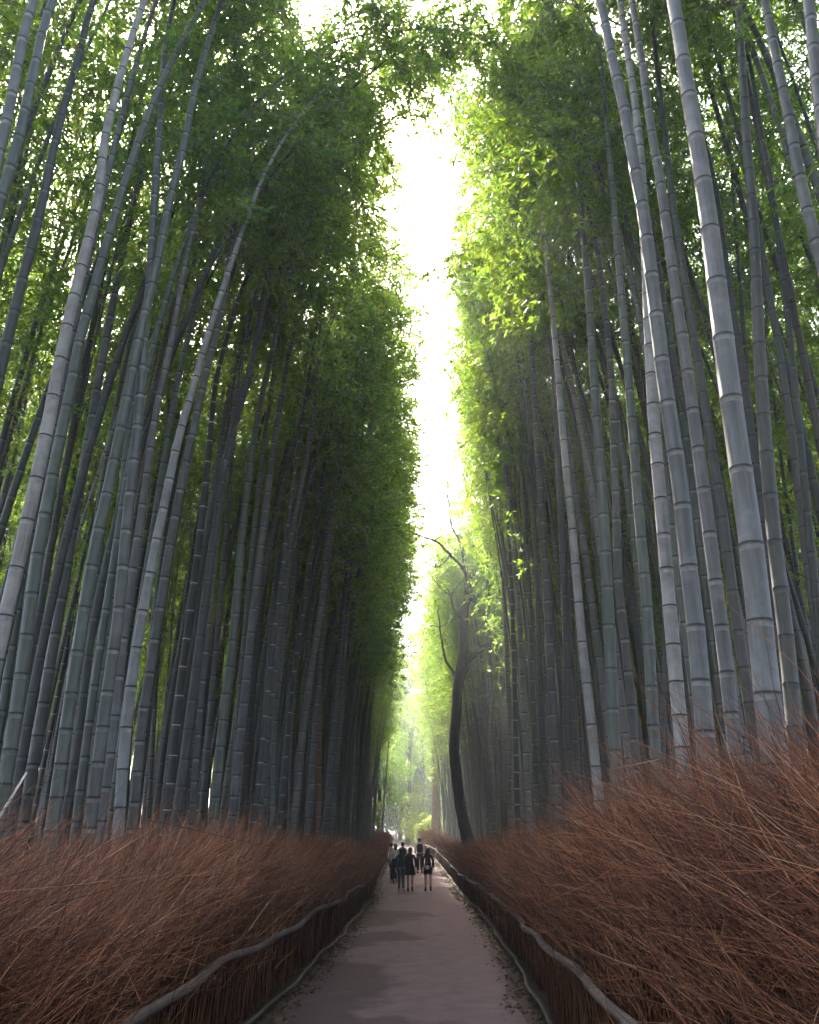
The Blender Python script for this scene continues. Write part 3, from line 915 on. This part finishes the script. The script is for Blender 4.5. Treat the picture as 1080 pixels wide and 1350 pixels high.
na = ng.nodes.new('GeometryNodeInputNamedAttribute'); na.data_type = 'FLOAT_VECTOR'; na.inputs[0].default_value = 'turn'
nb = ng.nodes.new('GeometryNodeInputNamedAttribute'); nb.data_type = 'FLOAT'; nb.inputs[0].default_value = 'size'
ng.links.new(gi.outputs[0], iop.inputs['Points'])
ng.links.new(jn.outputs[0], iop.inputs['Instance'])
ri = [sk for sk in rv.outputs if sk.type == 'INT'][0]
ng.links.new(ri, iop.inputs['Instance Index'])
e2r = ng.nodes.new('FunctionNodeEulerToRotation')
ng.links.new(na.outputs[0], e2r.inputs[0])
ng.links.new(e2r.outputs[0], iop.inputs['Rotation'])
ng.links.new(nb.outputs[0], iop.inputs['Scale'])
ng.links.new(iop.outputs[0], go.inputs[0])
mod = thick.modifiers.new('thicket', 'NODES')
mod.node_group = ng

# ------------------------------------------------------------------ trees
def tree_leaves(spots, rad_, n, size, mat, parent, name='crown'):
    c = np.asarray(spots)
    k = R.integers(0, len(c), n)
    g = R.normal(0, 1, (n, 3)); g = norm(g) * (R.random(n) ** 0.45)[:, None]
    p = c[k] + g * np.asarray(rad_)[k][:, None] * np.array([1, 1, 0.75])
    d = norm(R.normal(0, 1, (n, 3)) + np.array([0, 0, -0.3]))
    v, q = leaf_quads(p, d, size * R.uniform(0.6, 1.3, n), size * 0.28 * R.uniform(0.7, 1.2, n))
    return mesh(name, v, q, mat, smooth=False, parent=parent)


def px_limb(Y, pts, r0px, r1px, dy=0.0):
    P = np.array([at(x, y, Y + dy * i / max(1, len(pts) - 1)) for i, (x, y) in enumerate(pts)])
    s = depth_at(900, Y) / F
    return P, np.linspace(r0px, r1px, len(pts)) * s


TY = 35.0
tr = empty('crooked_tree', at(617, 1109, TY) * [1, 1, 0] + [0, 0, float(ground_z(TY))])
tag(tr, 'dark crooked tree with bare twisted limbs just behind the right fence', 'tree')
t0 = np.array(tr.location)
main = [(624, 1150), (617, 1109), (611, 1083), (605, 1046), (599, 990), (602, 935), (604, 905), (611, 857), (612, 812), (618, 779), (624, 750), (628, 720), (626, 683), (617, 650), (611, 625)]
P = np.array([at(x, y, TY) for x, y in main]); P[0, 2] = float(ground_z(TY)) - 0.1; P[0, 0] = P[1, 0] + 0.12
s_ = depth_at(900, TY) / F
rr = np.array([10.5, 8.6, 7.9, 7.6, 7.4, 7.2, 7.6, 6.8, 6.2, 5.4, 4.8, 4.4, 3.8, 3.0, 1.6]) * s_ * 0.9
v, q = limb(P - t0, rr, 12, 80, 0.02)
trunk = mesh('trunk', v, q, M['bark_dark'], parent=tr)
tips = []
for pts, r0, r1, dy in (
        ([(604, 905), (611, 888), (618, 872), (626, 862), (637, 855), (650, 842)], 5.5, 2.0, 0.6),
        ([(619, 776), (624, 790), (630, 801), (638, 815), (642, 836)], 3.6, 1.8, -0.8),
        ([(613, 800), (615, 768), (611, 750), (593, 731), (574, 712), (555, 707), (530, 696)], 3.0, 0.7, -2.0),
        ([(628, 705), (643, 687), (654, 672), (668, 652)], 2.6, 0.8, 1.0),
        ([(613, 755), (607, 716), (596, 694), (591, 657), (588, 620)], 2.0, 0.6, 1.2),
        ([(619, 782), (628, 768), (639, 755), (655, 742), (672, 736)], 2.4, 0.8, 1.5),
        ([(602, 905), (598, 887), (587, 868), (580, 827), (578, 800)], 2.6, 0.7, 1.8),
        ([(626, 683), (634, 655), (636, 620), (632, 585)], 2.0, 0.6, 0.4),
        ([(593, 731), (585, 742), (574, 748), (562, 742)], 1.2, 0.5, -0.5),
        ([(612, 820), (600, 806), (594, 786), (582, 776)], 1.6, 0.6, 0.9)):
    P, rr = px_limb(TY, pts, r0, r1, dy)
    v, q = limb(P - t0, rr, 7, 26, 0.02)
    mesh('branch', v, q, M['bark_dark'], parent=tr)
    for _ in range(4):
        k = random.randrange(len(P) // 2, len(P))
        a0 = P[k] - t0
        dd = np.array([random.gauss(0, .5), random.gauss(0, .5), random.uniform(.1, .9)]) * random.uniform(.6, 1.3)
        v, q = limb([a0, a0 + dd * .5 + R.normal(0, .07, 3), a0 + dd], [.022, .014, .005], 5, 12, 0.02)
        mesh('twig', v, q, M['bark_dark'], parent=tr)
sp_ = [at(580, 800, TY + 1.8) - t0, at(571, 830, TY + 1.6) - t0, at(590, 775, TY + 0.9) - t0, at(585, 840, TY + 2) - t0, at(676, 734, TY + 1.5) - t0, at(648, 838, TY + .6) - t0, at(598, 815, TY + 1.2) - t0, at(588, 640, TY + 1.2) - t0]
tree_leaves(sp_, [.6, .5, .4, .4, .4, .3, .3, .3], 800, 0.10, M['leaf_tree'], tr)

TY2 = 33.5
t2 = empty('crooked_tree', at(664, 1090, TY2) * [1, 1, 0] + [0, 0, float(ground_z(TY2))])
tag(t2, 'second dark crooked tree, mostly hidden among the culms right of the first', 'tree')
o2 = np.array(t2.location)
P, rr = px_limb(TY2, [(665, 1120), (664, 1040), (663, 938), (661, 893), (656, 860), (654, 838), (663, 824), (678, 810), (691, 786), (694, 760)], 5.2, 2.2)
v, q = limb(P - o2, rr, 9, 60, 0.012); mesh('trunk', v, q, M['bark_dark'], parent=t2)
for pts, r0, r1 in (([(656, 860), (648, 846), (640, 838)], 2.2, 1.0), ([(678, 810), (692, 806), (706, 800), (722, 782), (735, 770)], 2.0, 0.8), ([(691, 786), (684, 765), (681, 740)], 1.8, 0.7), ([(706, 800), (716, 806), (730, 800)], 1.4, 0.6)):
    P, rr = px_limb(TY2, pts, r0, r1, 0.8); v, q = limb(P - o2, rr, 6, 20, 0.02); mesh('branch', v, q, M['bark_dark'], parent=t2)
tree_leaves([at(735, 768, TY2 + 1) - o2, at(690, 745, TY2 + .8) - o2, at(728, 798, TY2 + .8) - o2], [.6, .6, .4], 900, 0.12, M['leaf_tree'], t2)


def far_tree(Y, px, base_y, top_y, wpx, bark, label, lean=0, crown_px=None, cr=1.6, nl=5000, leafsize=0.16, name='broadleaf_tree'):
    b = at(px, base_y, Y); gz = float(ground_z(Y))
    root = empty(name, (b[0], Y, gz)); tag(root, label, 'tree'); o = np.array([b[0], Y, gz])
    T = at(px + lean, top_y, Y)
    s = depth_at(1000, Y) / F
    mid = (np.array([b[0], Y, gz]) + T) / 2 + np.array([0.12, 0, 0])
    v, q = limb(np.array([[b[0], Y, gz - 0.2], mid, T]) - o, np.array([wpx * 0.62, wpx * 0.5, wpx * 0.36]) * s, 10, 30, 0.015)
    mesh('trunk', v, q, M[bark], parent=root)
    if crown_px:
        C = np.array([at(x, y, Y + random.uniform(-1, 1)) for x, y in crown_px])
        for c in C:
            st = o + (T - o) * random.uniform(0.55, 0.95)
            v, q = limb(np.array([st, (st + c) / 2 + [0, 0, 0.2], c]) - o, np.array([0.05, 0.035, 0.012]), 5, 10, 0.02)
            mesh('branch', v, q, M[bark], parent=root)
        tree_leaves(C - o, [cr * random.uniform(0.7, 1.2) for _ in C], nl, leafsize, M['leaf_tree'], root)
    return root


far_tree(94, 537, 1112, 965, 5, 'bark_dark', 'thin dark tree trunk above the walkers at the end of the path', 3,
         [(520, 985), (545, 960), (556, 990), (530, 940), (512, 950), (548, 925)], 1.5, 5500)
far_tree(72, 573, 1095, 925, 10, 'bark_red', 'straight red-brown trunk without branches left of the dark crooked tree', 0, None, name='bare_trunk')
far_tree(96, 556, 1100, 960, 6, 'bark_dark', 'leafy yellow-green tree closing the view above the path', 0,
         [(545, 1000), (565, 985), (556, 950), (572, 1020), (540, 1040), (560, 920), (552, 1060), (575, 960)], 1.9, 9000)
far_tree(84, 499, 1100, 985, 5, 'bark_dark', 'small leafy tree at the far end of the left fence', 0,
         [(512, 1000), (522, 975), (508, 1030), (520, 1050), (528, 1015)], 1.5, 6000)

for i, (Y_, px_, cp) in enumerate((
        (106, 528, [(515, 1060), (525, 1010), (535, 1040), (520, 960), (538, 985), (528, 925), (512, 990)]),
        (108, 552, [(545, 1070), (556, 1030), (560, 985), (548, 950), (563, 930), (552, 895), (570, 1050), (566, 1000)]),
        (112, 580, [(575, 1075), (585, 1030), (590, 980), (576, 955), (588, 925), (598, 1050), (580, 1000)]),
        (111, 503, [(498, 1070), (508, 1035), (495, 1000), (506, 975), (500, 940), (512, 1080)]))):
    far_tree(Y_, px_, 1100, 930, 5, 'bark_dark', ['pale green tree at the very end, left above the walkers', 'sunlit yellow-green tree at the very end, straight above the tallest walker', 'green tree at the very end behind the red-brown trunk', 'farthest green tree behind the end of the left stand'][i], 0, cp + [(x_ + 4, y_ - 55) for x_, y_ in cp], 2.3, 20000, 0.34)

for i, (x, y, h_, r_) in enumerate([(-3.6, 80, 4.2, 1.5), (0.9, 92, 5.0, 1.9), (1.6, 95, 6.0, 2.1), (3.6, 86, 4.6, 1.7), (0.2, 99, 8.0, 2.3), (-5.6, 92, 7.0, 2.2), (5.2, 93, 6.5, 2.0), (2.6, 101, 10.0, 2.4), (1.5, 88, 3.0, 1.2), (2.4, 82, 2.8, 1.2)]):
    gz = min(float(ground_z(y)), 3.2)
    root = empty('leafy_shrub', (x, y, gz))
    tag(root, 'bright yellow-green leafy growth filling the far end of the avenue', 'shrub', 'leafy growth at the far end')
    st = Bag()
    sp2 = []
    for k in range(7):
        a = k * 2.4 + i
        tip = np.array([math.cos(a) * r_ * random.uniform(.2, .8), math.sin(a) * r_ * random.uniform(.2, .8), h_ * random.uniform(.4, .95)])
        st.add(*limb([(math.cos(a) * .08, math.sin(a) * .08, -.1), tip * [.4, .4, .55], tip], [.05, .035, .012], 5, 12))
        sp2 += [tip, tip * [.9, .9, .7], tip * [.8, .8, .4]]
    st.build('stem', [M['bark_dark']], root)
    tree_leaves(sp2, [r_ * .42] * len(sp2), 5200, 0.17, M['leaf_bright'], root, 'foliage')

# ------------------------------------------------------------------ people
M['skin'] = plain('skin', (0.50, 0.30, 0.22), 0.55, 0.06)
M['hair'] = plain('hair', (0.012, 0.009, 0.008), 0.45, 0.3, 40)
M['cloth_black'] = plain('cloth_black', (0.014, 0.014, 0.016), 0.85, 0.3, 12)
M['cloth_navy'] = plain('cloth_navy', (0.020, 0.026, 0.045), 0.85, 0.3, 12)
M['cloth_white'] = plain('cloth_white', (0.66, 0.63, 0.66), 0.8, 0.08, 8)
M['cloth_pink'] = plain('cloth_pink', (0.50, 0.33, 0.36), 0.8, 0.1, 8)
M['cloth_stripe'] = plain('cloth_stripe', (0.55, 0.56, 0.62), 0.8, 0.1)
M['shoe_pink'] = plain('shoe_pink', (0.62, 0.35, 0.36), 0.6, 0.1)
M['shoe_black'] = plain('shoe_black', (0.015, 0.013, 0.013), 0.5, 0.2)
M['eye'] = plain('eye_dark', (0.02, 0.015, 0.012), 0.2)
M['lip'] = plain('lip', (0.35, 0.12, 0.11), 0.5, 0.05)


def skinned(name, verts, edges, radii, mat, parent, root=0, sub=2):
    me = bpy.data.meshes.new(name)
    me.from_pydata([tuple(v) for v in verts], edges, [])
    me.materials.append(mat)
    o = bpy.data.objects.new(name, me)
    COL.objects.link(o)
    o.parent = parent
    sk = o.modifiers.new('skin', 'SKIN')
    sk.use_smooth_shade = True
    sk.branch_smoothing = 0.6
    for i, d in enumerate(me.skin_vertices[0].data):
        r = radii[i]
        d.radius = (r, r) if np.isscalar(r) else r
        d.use_root = (i == root)
    s = o.modifiers.new('smooth', 'SUBSURF')
    s.levels = s.render_levels = sub
    return o


def ellipsoid(c, r, nu=14, nv=9, shape=None):
    V = []
    for j in range(nv + 1):
        th = math.pi * j / nv
        for i in range(nu):
            ph = 2 * math.pi * i / nu
            d = np.array([math.sin(th) * math.cos(ph), math.sin(th) * math.sin(ph), math.cos(th)])
            if shape: d = shape(d)
            V.append(np.asarray(c) + d * np.asarray(r))
    q = [[j * nu + i, (j + 1) * nu + i, (j + 1) * nu + (i + 1) % nu, j * nu + (i + 1) % nu] for j in range(nv) for i in range(nu)]
    return np.array(V), np.array(q)


def lathe(prof, nu=24, wave=0.0, waves=9, squash=0.75, cy=0.0, sway=(0, 0)):
    V = []
    z0, z1 = prof[0][1], prof[-1][1]
    for r, z in prof:
        f = (z - z0) / (z1 - z0 + 1e-9)
        for i in range(nu):
            a = 2 * math.pi * i / nu
            rr = r * (1 + wave * f * math.cos(waves * a))
            V.append([rr * math.cos(a) + sway[0] * f, rr * squash * math.sin(a) + cy + sway[1] * f, z])
    k = len(prof)
    q = [[j * nu + i, j * nu + (i + 1) % nu, (j + 1) * nu + (i + 1) % nu, (j + 1) * nu + i] for j in range(k - 1) for i in range(nu)]
    return np.array(V), np.array(q)


def person(x, y, h, rz, label, top, bottom, bottom_kind, shoe, hair_len, stride=0.12, arms='down', bag=None, sleeve=True, stripe=False, vest=None, head_yaw=0.0):
    """bottom_kind: trousers / shorts / long_skirt / short_skirt.  Built 1.65 m tall facing +Y, then scaled."""
    root = empty('person', (x, y, float(ground_z(y)) + 0.045), rz)
    tag(root, label, 'person', 'walkers on the path')
    k = h / 1.65
    root.scale = (k, k, k)
    s = stride
    J, Rd, E = [], [], []

    def add(p, r, parent_i=None):
        J.append(np.array(p, float)); Rd.append(r)
        if parent_i is not None: E.append((parent_i, len(J) - 1))
        return len(J) - 1
    pel = add((0, 0, .92), (.135, .10))
    sp = add((0, .005, 1.08), (.12, .09), pel)
    ch = add((0, .0, 1.27), (.14, .10), sp)
    nk = add((0, .0, 1.41), (.05, .05), ch)
    hb = add((0, .012, 1.475), (.058, .066), nk)
    hm = add((0, .02, 1.545), (.074, .09), hb)
    ht = add((0, .01, 1.625), (.062, .075), hm)
    c_, s_2 = math.cos(head_yaw), math.sin(head_yaw)
    add((-.11 * s_2, .02 + .112 * c_, 1.535), .013, hm)          # nose
    for e in (-1, 1): add((e * .083 * c_, .015 + e * .083 * s_2, 1.54), .014, hm)  # ears
    legs, arms_i = [], []
    for e, f in ((-1, s), (1, -s)):
        hp = add((e * .088, 0, .86), (.088, .092), pel)
        kn = add((e * .088, f * .55 + .03, .49), (.056, .058), hp)
        bk = max(0, -f)
        an = add((e * .088, f - bk * .4, .085 + bk * .25), (.036, .04), kn)
        toe = add((e * .10, f - bk * .4 + .13, .03 + bk * .02), (.036, .026), an)
        legs.append((hp, kn, an, toe))
        sh = add((e * .165, 0, 1.365), (.058, .058), ch)
        if arms == 'bag' and e == 1:
            el = add((e * .20, .02, 1.10), .041, sh); wr = add((e * .16, .2, 1.14), .03, el); fw = np.array([-.3, .9, .2])
        elif arms == 'phone':
            el = add((e * .21, .07, 1.12), .041, sh); wr = add((e * .10, .24, 1.25), .03, el); fw = np.array([-.25 * e, .6, .7])
        else:
            el = add((e * .215, -f * .3 - .01, 1.11), .041, sh); wr = add((e * .225, -f * .7 + .05, .875), .029, el); fw = np.array([0.02 * e, .15, -1])
        fw = fw / np.linalg.norm(fw)
        pm = add(J[wr] + fw * .06, (.036, .018), wr)
        for j, (oy, l) in enumerate(((.030, .070), (.011, .082), (-.010, .076), (-.029, .060))):
            side_v = np.array([0, 1, 0]) if abs(fw[2]) > .8 else np.array([0, 0, 1.0])
            kn_ = add(J[pm] + fw * .035 + side_v * oy, .0095, pm)
            add(J[kn_] + fw * l * .55 + np.array([-e, 0, 0]) * .006 * j, .0085, kn_)
        side_v = np.array([0, 1, 0]) if abs(fw[2]) > .8 else np.array([-e, 0, 0.2])
        th = add(J[wr] + fw * .035 + side_v * .036, .011, wr)
        add(J[th] + fw * .035 + side_v * .015, .0095, th)
        arms_i.append((sh, el, wr))
    skinned('body', J, E, Rd, M['skin'], root)
    # face
    b = Bag()
    for e in (-1, 1):
        ex = np.array([e * .032 * c_ - .1 * s_2, .02 + e * .032 * s_2 + .1 * c_, 1.558])
        b.add(*ellipsoid(ex, (.012, .008, .007), 8, 5), 0)
    b.build('eyes', [M['eye']], root)
    b = Bag(); b.add(*ellipsoid((-.098 * s_2, .02 + .098 * c_, 1.497), (.022, .010, .007), 8, 5), 0); b.build('mouth', [M['lip']], root)

    # top: torso with sleeves
    V, RR, EE = [], [], []

    def put(p, r, pi=None):
        V.append(np.array(p, float)); RR.append(r)
        if pi is not None: EE.append((pi, len(V) - 1))
        return len(V) - 1
    a0 = put((0, 0, .82 if bottom_kind != 'long_skirt' else .92), (.168, .13))
    a1 = put((0, 0, 1.06), (.142, .11), a0)
    a2 = put((0, 0, 1.27), (.162, .122), a1)
    a3 = put((0, 0, 1.375), (.12, .085), a2); put((0, .0, 1.435), (.066, .066), a3)
    for (sh, el, wr) in arms_i:
        b0 = put(J[sh] + (0, 0, .005), .088, a3)
        b1 = put(J[el] if sleeve else J[sh] * .55 + J[el] * .45, .058, b0)
        if sleeve: put(J[el] * .12 + J[wr] * .88, .044, b1)
    skinned('jacket' if sleeve else 'shirt', V, EE, RR, M[top], root)
    # bottom
    if bottom_kind in ('trousers', 'shorts'):
        V, RR, EE = [], [], []
        a0 = put((0, 0, .93), (.148, .112))
        for (hp, kn, an, toe) in legs:
            b0 = put(J[hp], .106, a0)
            if bottom_kind == 'trousers':
                b1 = put(J[kn], .075, b0); put(J[an] + (0, 0, .03), .058, b1)
            else:
                put(J[hp] * .35 + J[kn] * .65, .098, b0)
        skinned(bottom_kind, V, EE, RR, M[bottom], root)
        if stripe:
            for i, (hp, kn, an, toe) in enumerate(legs):
                e = -1 if i == 0 else 1
                pts = [J[hp] + (e * .09, -.035, -.05), J[kn] + (e * .055, -.05, 0), J[an] + (e * .04, -.045, .06)]
                v, q_ = limb(pts, [.016, .016, .014], 6, 12); mesh('trouser_stripe', v, q_, M['cloth_stripe'], parent=root)
    elif bottom_kind == 'long_skirt':
        v, q_ = lathe([(.15, 1.0), (.175, .9), (.20, .7), (.225, .4), (.25, .14)], 40, 0.07, 10, .85); mesh('skirt', v, q_, M[bottom], parent=root)
    else:
        v, q_ = lathe([(.15, .99), (.18, .88), (.215, .62)], 36, 0.06, 9, .82); mesh('skirt', v, q_, M[bottom], parent=root)
    # shoes
    for (hp, kn, an, toe) in legs:
        V, RR, EE = [], [], []
        tall = .10 if shoe == 'shoe_black' and bottom_kind in ('shorts', 'short_skirt') else .02
        a0 = put(J[an] + (0, 0, tall), .052); a1 = put(J[an] + (0, -.03, -.045), (.045, .04), a0); put(J[toe] + (0, .02, .006), (.044, .032), a1)
        skinned('shoe', V, EE, RR, M[shoe], root, sub=1)
    # hair
    def shp(d):
        d = d.copy()
        if d[2] < 0: d[2] *= 1 + hair_len * (1.0 if d[1] < .25 else 0.15); 
        if d[1] > .25 and d[2] < .55: d[1] = .25 + (d[1] - .25) * .05
        if d[2] < -.6: d[0] *= .85
        return d
    v, q_ = ellipsoid((0, -.004, 1.575), (.096, .112, .098), 20, 14, shp)
    v = v + R.normal(0, .0025, v.shape)
    mesh('hair', v, q_, M['hair'], parent=root)
    if bag == 'backpack':
        v, q_ = ellipsoid((0, -.20, 1.17), (.155, .10, .215), 20, 14, lambda d: np.sign(d) * np.abs(d) ** .6)
        bp = mesh('backpack', v, q_, M['cloth_black'], parent=root)
        for e in (-1, 1):
            v, q_ = limb([(e * .09, -.14, 1.33), (e * .10, -.04, 1.43), (e * .11, .10, 1.36), (e * .12, .12, 1.15), (e * .13, -.1, 1.02)], [.02] * 5, 6, 20)
            mesh('strap', v, q_, M['cloth_black'], parent=bp)
    elif bag:
        v, q_ = ellipsoid((-.03, -.165, .90), (.075, .045, .075), 16, 10, lambda d: np.sign(d) * np.abs(d) ** .7)
        bp = mesh('handbag', v, q_, M[bag], parent=root)
        v, q_ = limb([(-.08, -.15, .95), (-.10, -.12, 1.2), (.06, -.06, 1.42), (.12, .10, 1.30), (.1, .12, 1.05), (.02, -.12, .93)], [.009] * 6, 5, 30)
        mesh('strap', v, q_, M['cloth_black'], parent=bp)
    if vest:
        v, q_ = lathe([(.168, .92), (.160, 1.08), (.178, 1.25), (.15, 1.37), (.09, 1.42)], 28, 0, 1, .78); mesh('vest', v, q_, M[vest], parent=root)
    return root


def walker(px, feet_y, *a, **kw):
    """stand a person where the photo shows the feet (ground distance found by marching along the ray)"""
    u, v = (px - CX) / F, (CY - feet_y) / F
    d = np.array([u, CP - v * SP, SP + v * CP])
    t = 5.0
    while t < 90 and 1.6 + d[2] * t > float(ground_z(d[1] * t)) + 0.045: t += 0.05
    p = d * t
    print('walker', px, p[:2])
    return person(p[0], p[1], *a, **kw)


walker(529, 1176, 1.58, rad(3), 'walker in navy jacket and dark trousers with a pale side stripe and pink shoes', 'cloth_navy', 'cloth_navy', 'trousers', 'shoe_pink', 1.4, stripe=True, stride=.10)
walker(541, 1176, 1.60, rad(-2), 'middle walker in black top and short black skirt, bare legs and black boots', 'cloth_black', 'cloth_black', 'short_skirt', 'shoe_black', 2.6, stride=.12, sleeve=True)
walker(564.5, 1175.5, 1.60, rad(4), 'walker in black shorts with a white round bag at the hip', 'cloth_black', 'cloth_black', 'shorts', 'shoe_black', 2.4, bag='cloth_white', stride=.14)
walker(521.5, 1163, 1.63, rad(-12), 'woman in white blouse and long dark skirt with long black hair', 'cloth_white', 'cloth_navy', 'long_skirt', 'shoe_black', 2.8, arms='bag', stride=.05)
walker(515.5, 1160, 1.64, rad(-60), 'walker in dusty pink top half hidden beside the white blouse', 'cloth_pink', 'cloth_black', 'trousers', 'shoe_black', .6, arms='phone', stride=.04, head_yaw=rad(-10))
walker(531, 1158, 1.63, rad(5), 'walker in white shirt under a dark vest, behind the navy jacket', 'cloth_white', 'cloth_navy', 'trousers', 'shoe_black', .5, vest='cloth_navy', stride=.06)
walker(553.5, 1151.5, 1.74, rad(2), 'tallest walker farthest ahead, white sleeves and black backpack', 'cloth_white', 'cloth_black', 'trousers', 'shoe_black', .35, bag='backpack', stride=.10)

# ------------------------------------------------------------------ light, sky, camera
w = bpy.data.worlds.new('World')
scene.world = w
w.use_nodes = True
nt = w.node_tree
bg = nt.nodes['Background']
sky = nt.nodes.new('ShaderNodeTexSky')
sky.sky_type = 'NISHITA'
sky.sun_disc = False
SUN_EL, SUN_AZ = rad(49), rad(-14)
sky.sun_elevation = SUN_EL
sky.sun_rotation = SUN_AZ
sky.air_density = 0.95
sky.dust_density = 4.5
nt.links.new(sky.outputs[0], bg.inputs['Color'])
bg.inputs['Strength'].default_value = 0.15
ld = bpy.data.lights.new('sun', 'SUN')
ld.energy = 3.4
ld.angle = rad(0.6)
ld.color = (1.0, 0.93, 0.80)
lo = bpy.data.objects.new('sun', ld)
COL.objects.link(lo)
sd = Vector((math.sin(SUN_AZ) * math.cos(SUN_EL), math.cos(SUN_AZ) * math.cos(SUN_EL), math.sin(SUN_EL)))
lo.rotation_euler = sd.to_track_quat('Z', 'Y').to_euler()
lo.location = (0, 0, 40)

cam = bpy.data.cameras.new('camera')
cam.sensor_fit = 'VERTICAL'
cam.sensor_height = 24
cam.lens = 24 * F / 1350
cam.clip_start = 0.05
cam.clip_end = 2000
co = bpy.data.objects.new('camera', cam)
COL.objects.link(co)
co.location = CAM
co.rotation_euler = (rad(90) + PITCH, 0, 0)
scene.camera = co
vs = scene.view_settings
vs.view_transform = 'Standard'
vs.look = 'None'
vs.gamma = 1
vs.use_curve_mapping = False
vs.exposure = 3.5
scene.render.resolution_x, scene.render.resolution_y = 819, 1024
cy = scene.cycles
cy.use_denoising = True
cy.max_bounces = 8
cy.diffuse_bounces = 5
cy.transmission_bounces = 6
cy.sample_clamp_indirect = 8

# ------------------------------------------------------------------ haze
def haze(density):
    x0, x1, y0, y1, z0, z1 = -460, 460, -120, 760, -2.0, 26
    V = np.array([[x, y, z] for z in (z0, z1) for y in (y0, y1) for x in (x0, x1)], float)
    q = [[0, 2, 3, 1], [4, 5, 7, 6], [0, 1, 5, 4], [2, 6, 7, 3], [0, 4, 6, 2], [1, 3, 7, 5]]
    m, nt, out = new_mat('haze')
    pv = nt.nodes.new('ShaderNodeVolumePrincipled')
    pv.inputs['Color'].default_value = (0.85, 0.93, 0.95, 1)
    pv.inputs['Density'].default_value = density
    pv.inputs['Anisotropy'].default_value = 0.45
    nt.links.new(pv.outputs[0], out.inputs['Volume'])
    tag(mesh('haze', V, q, m, smooth=False), 'thin pale haze hanging in the grove', 'haze', kind='stuff')


haze(0.0016)
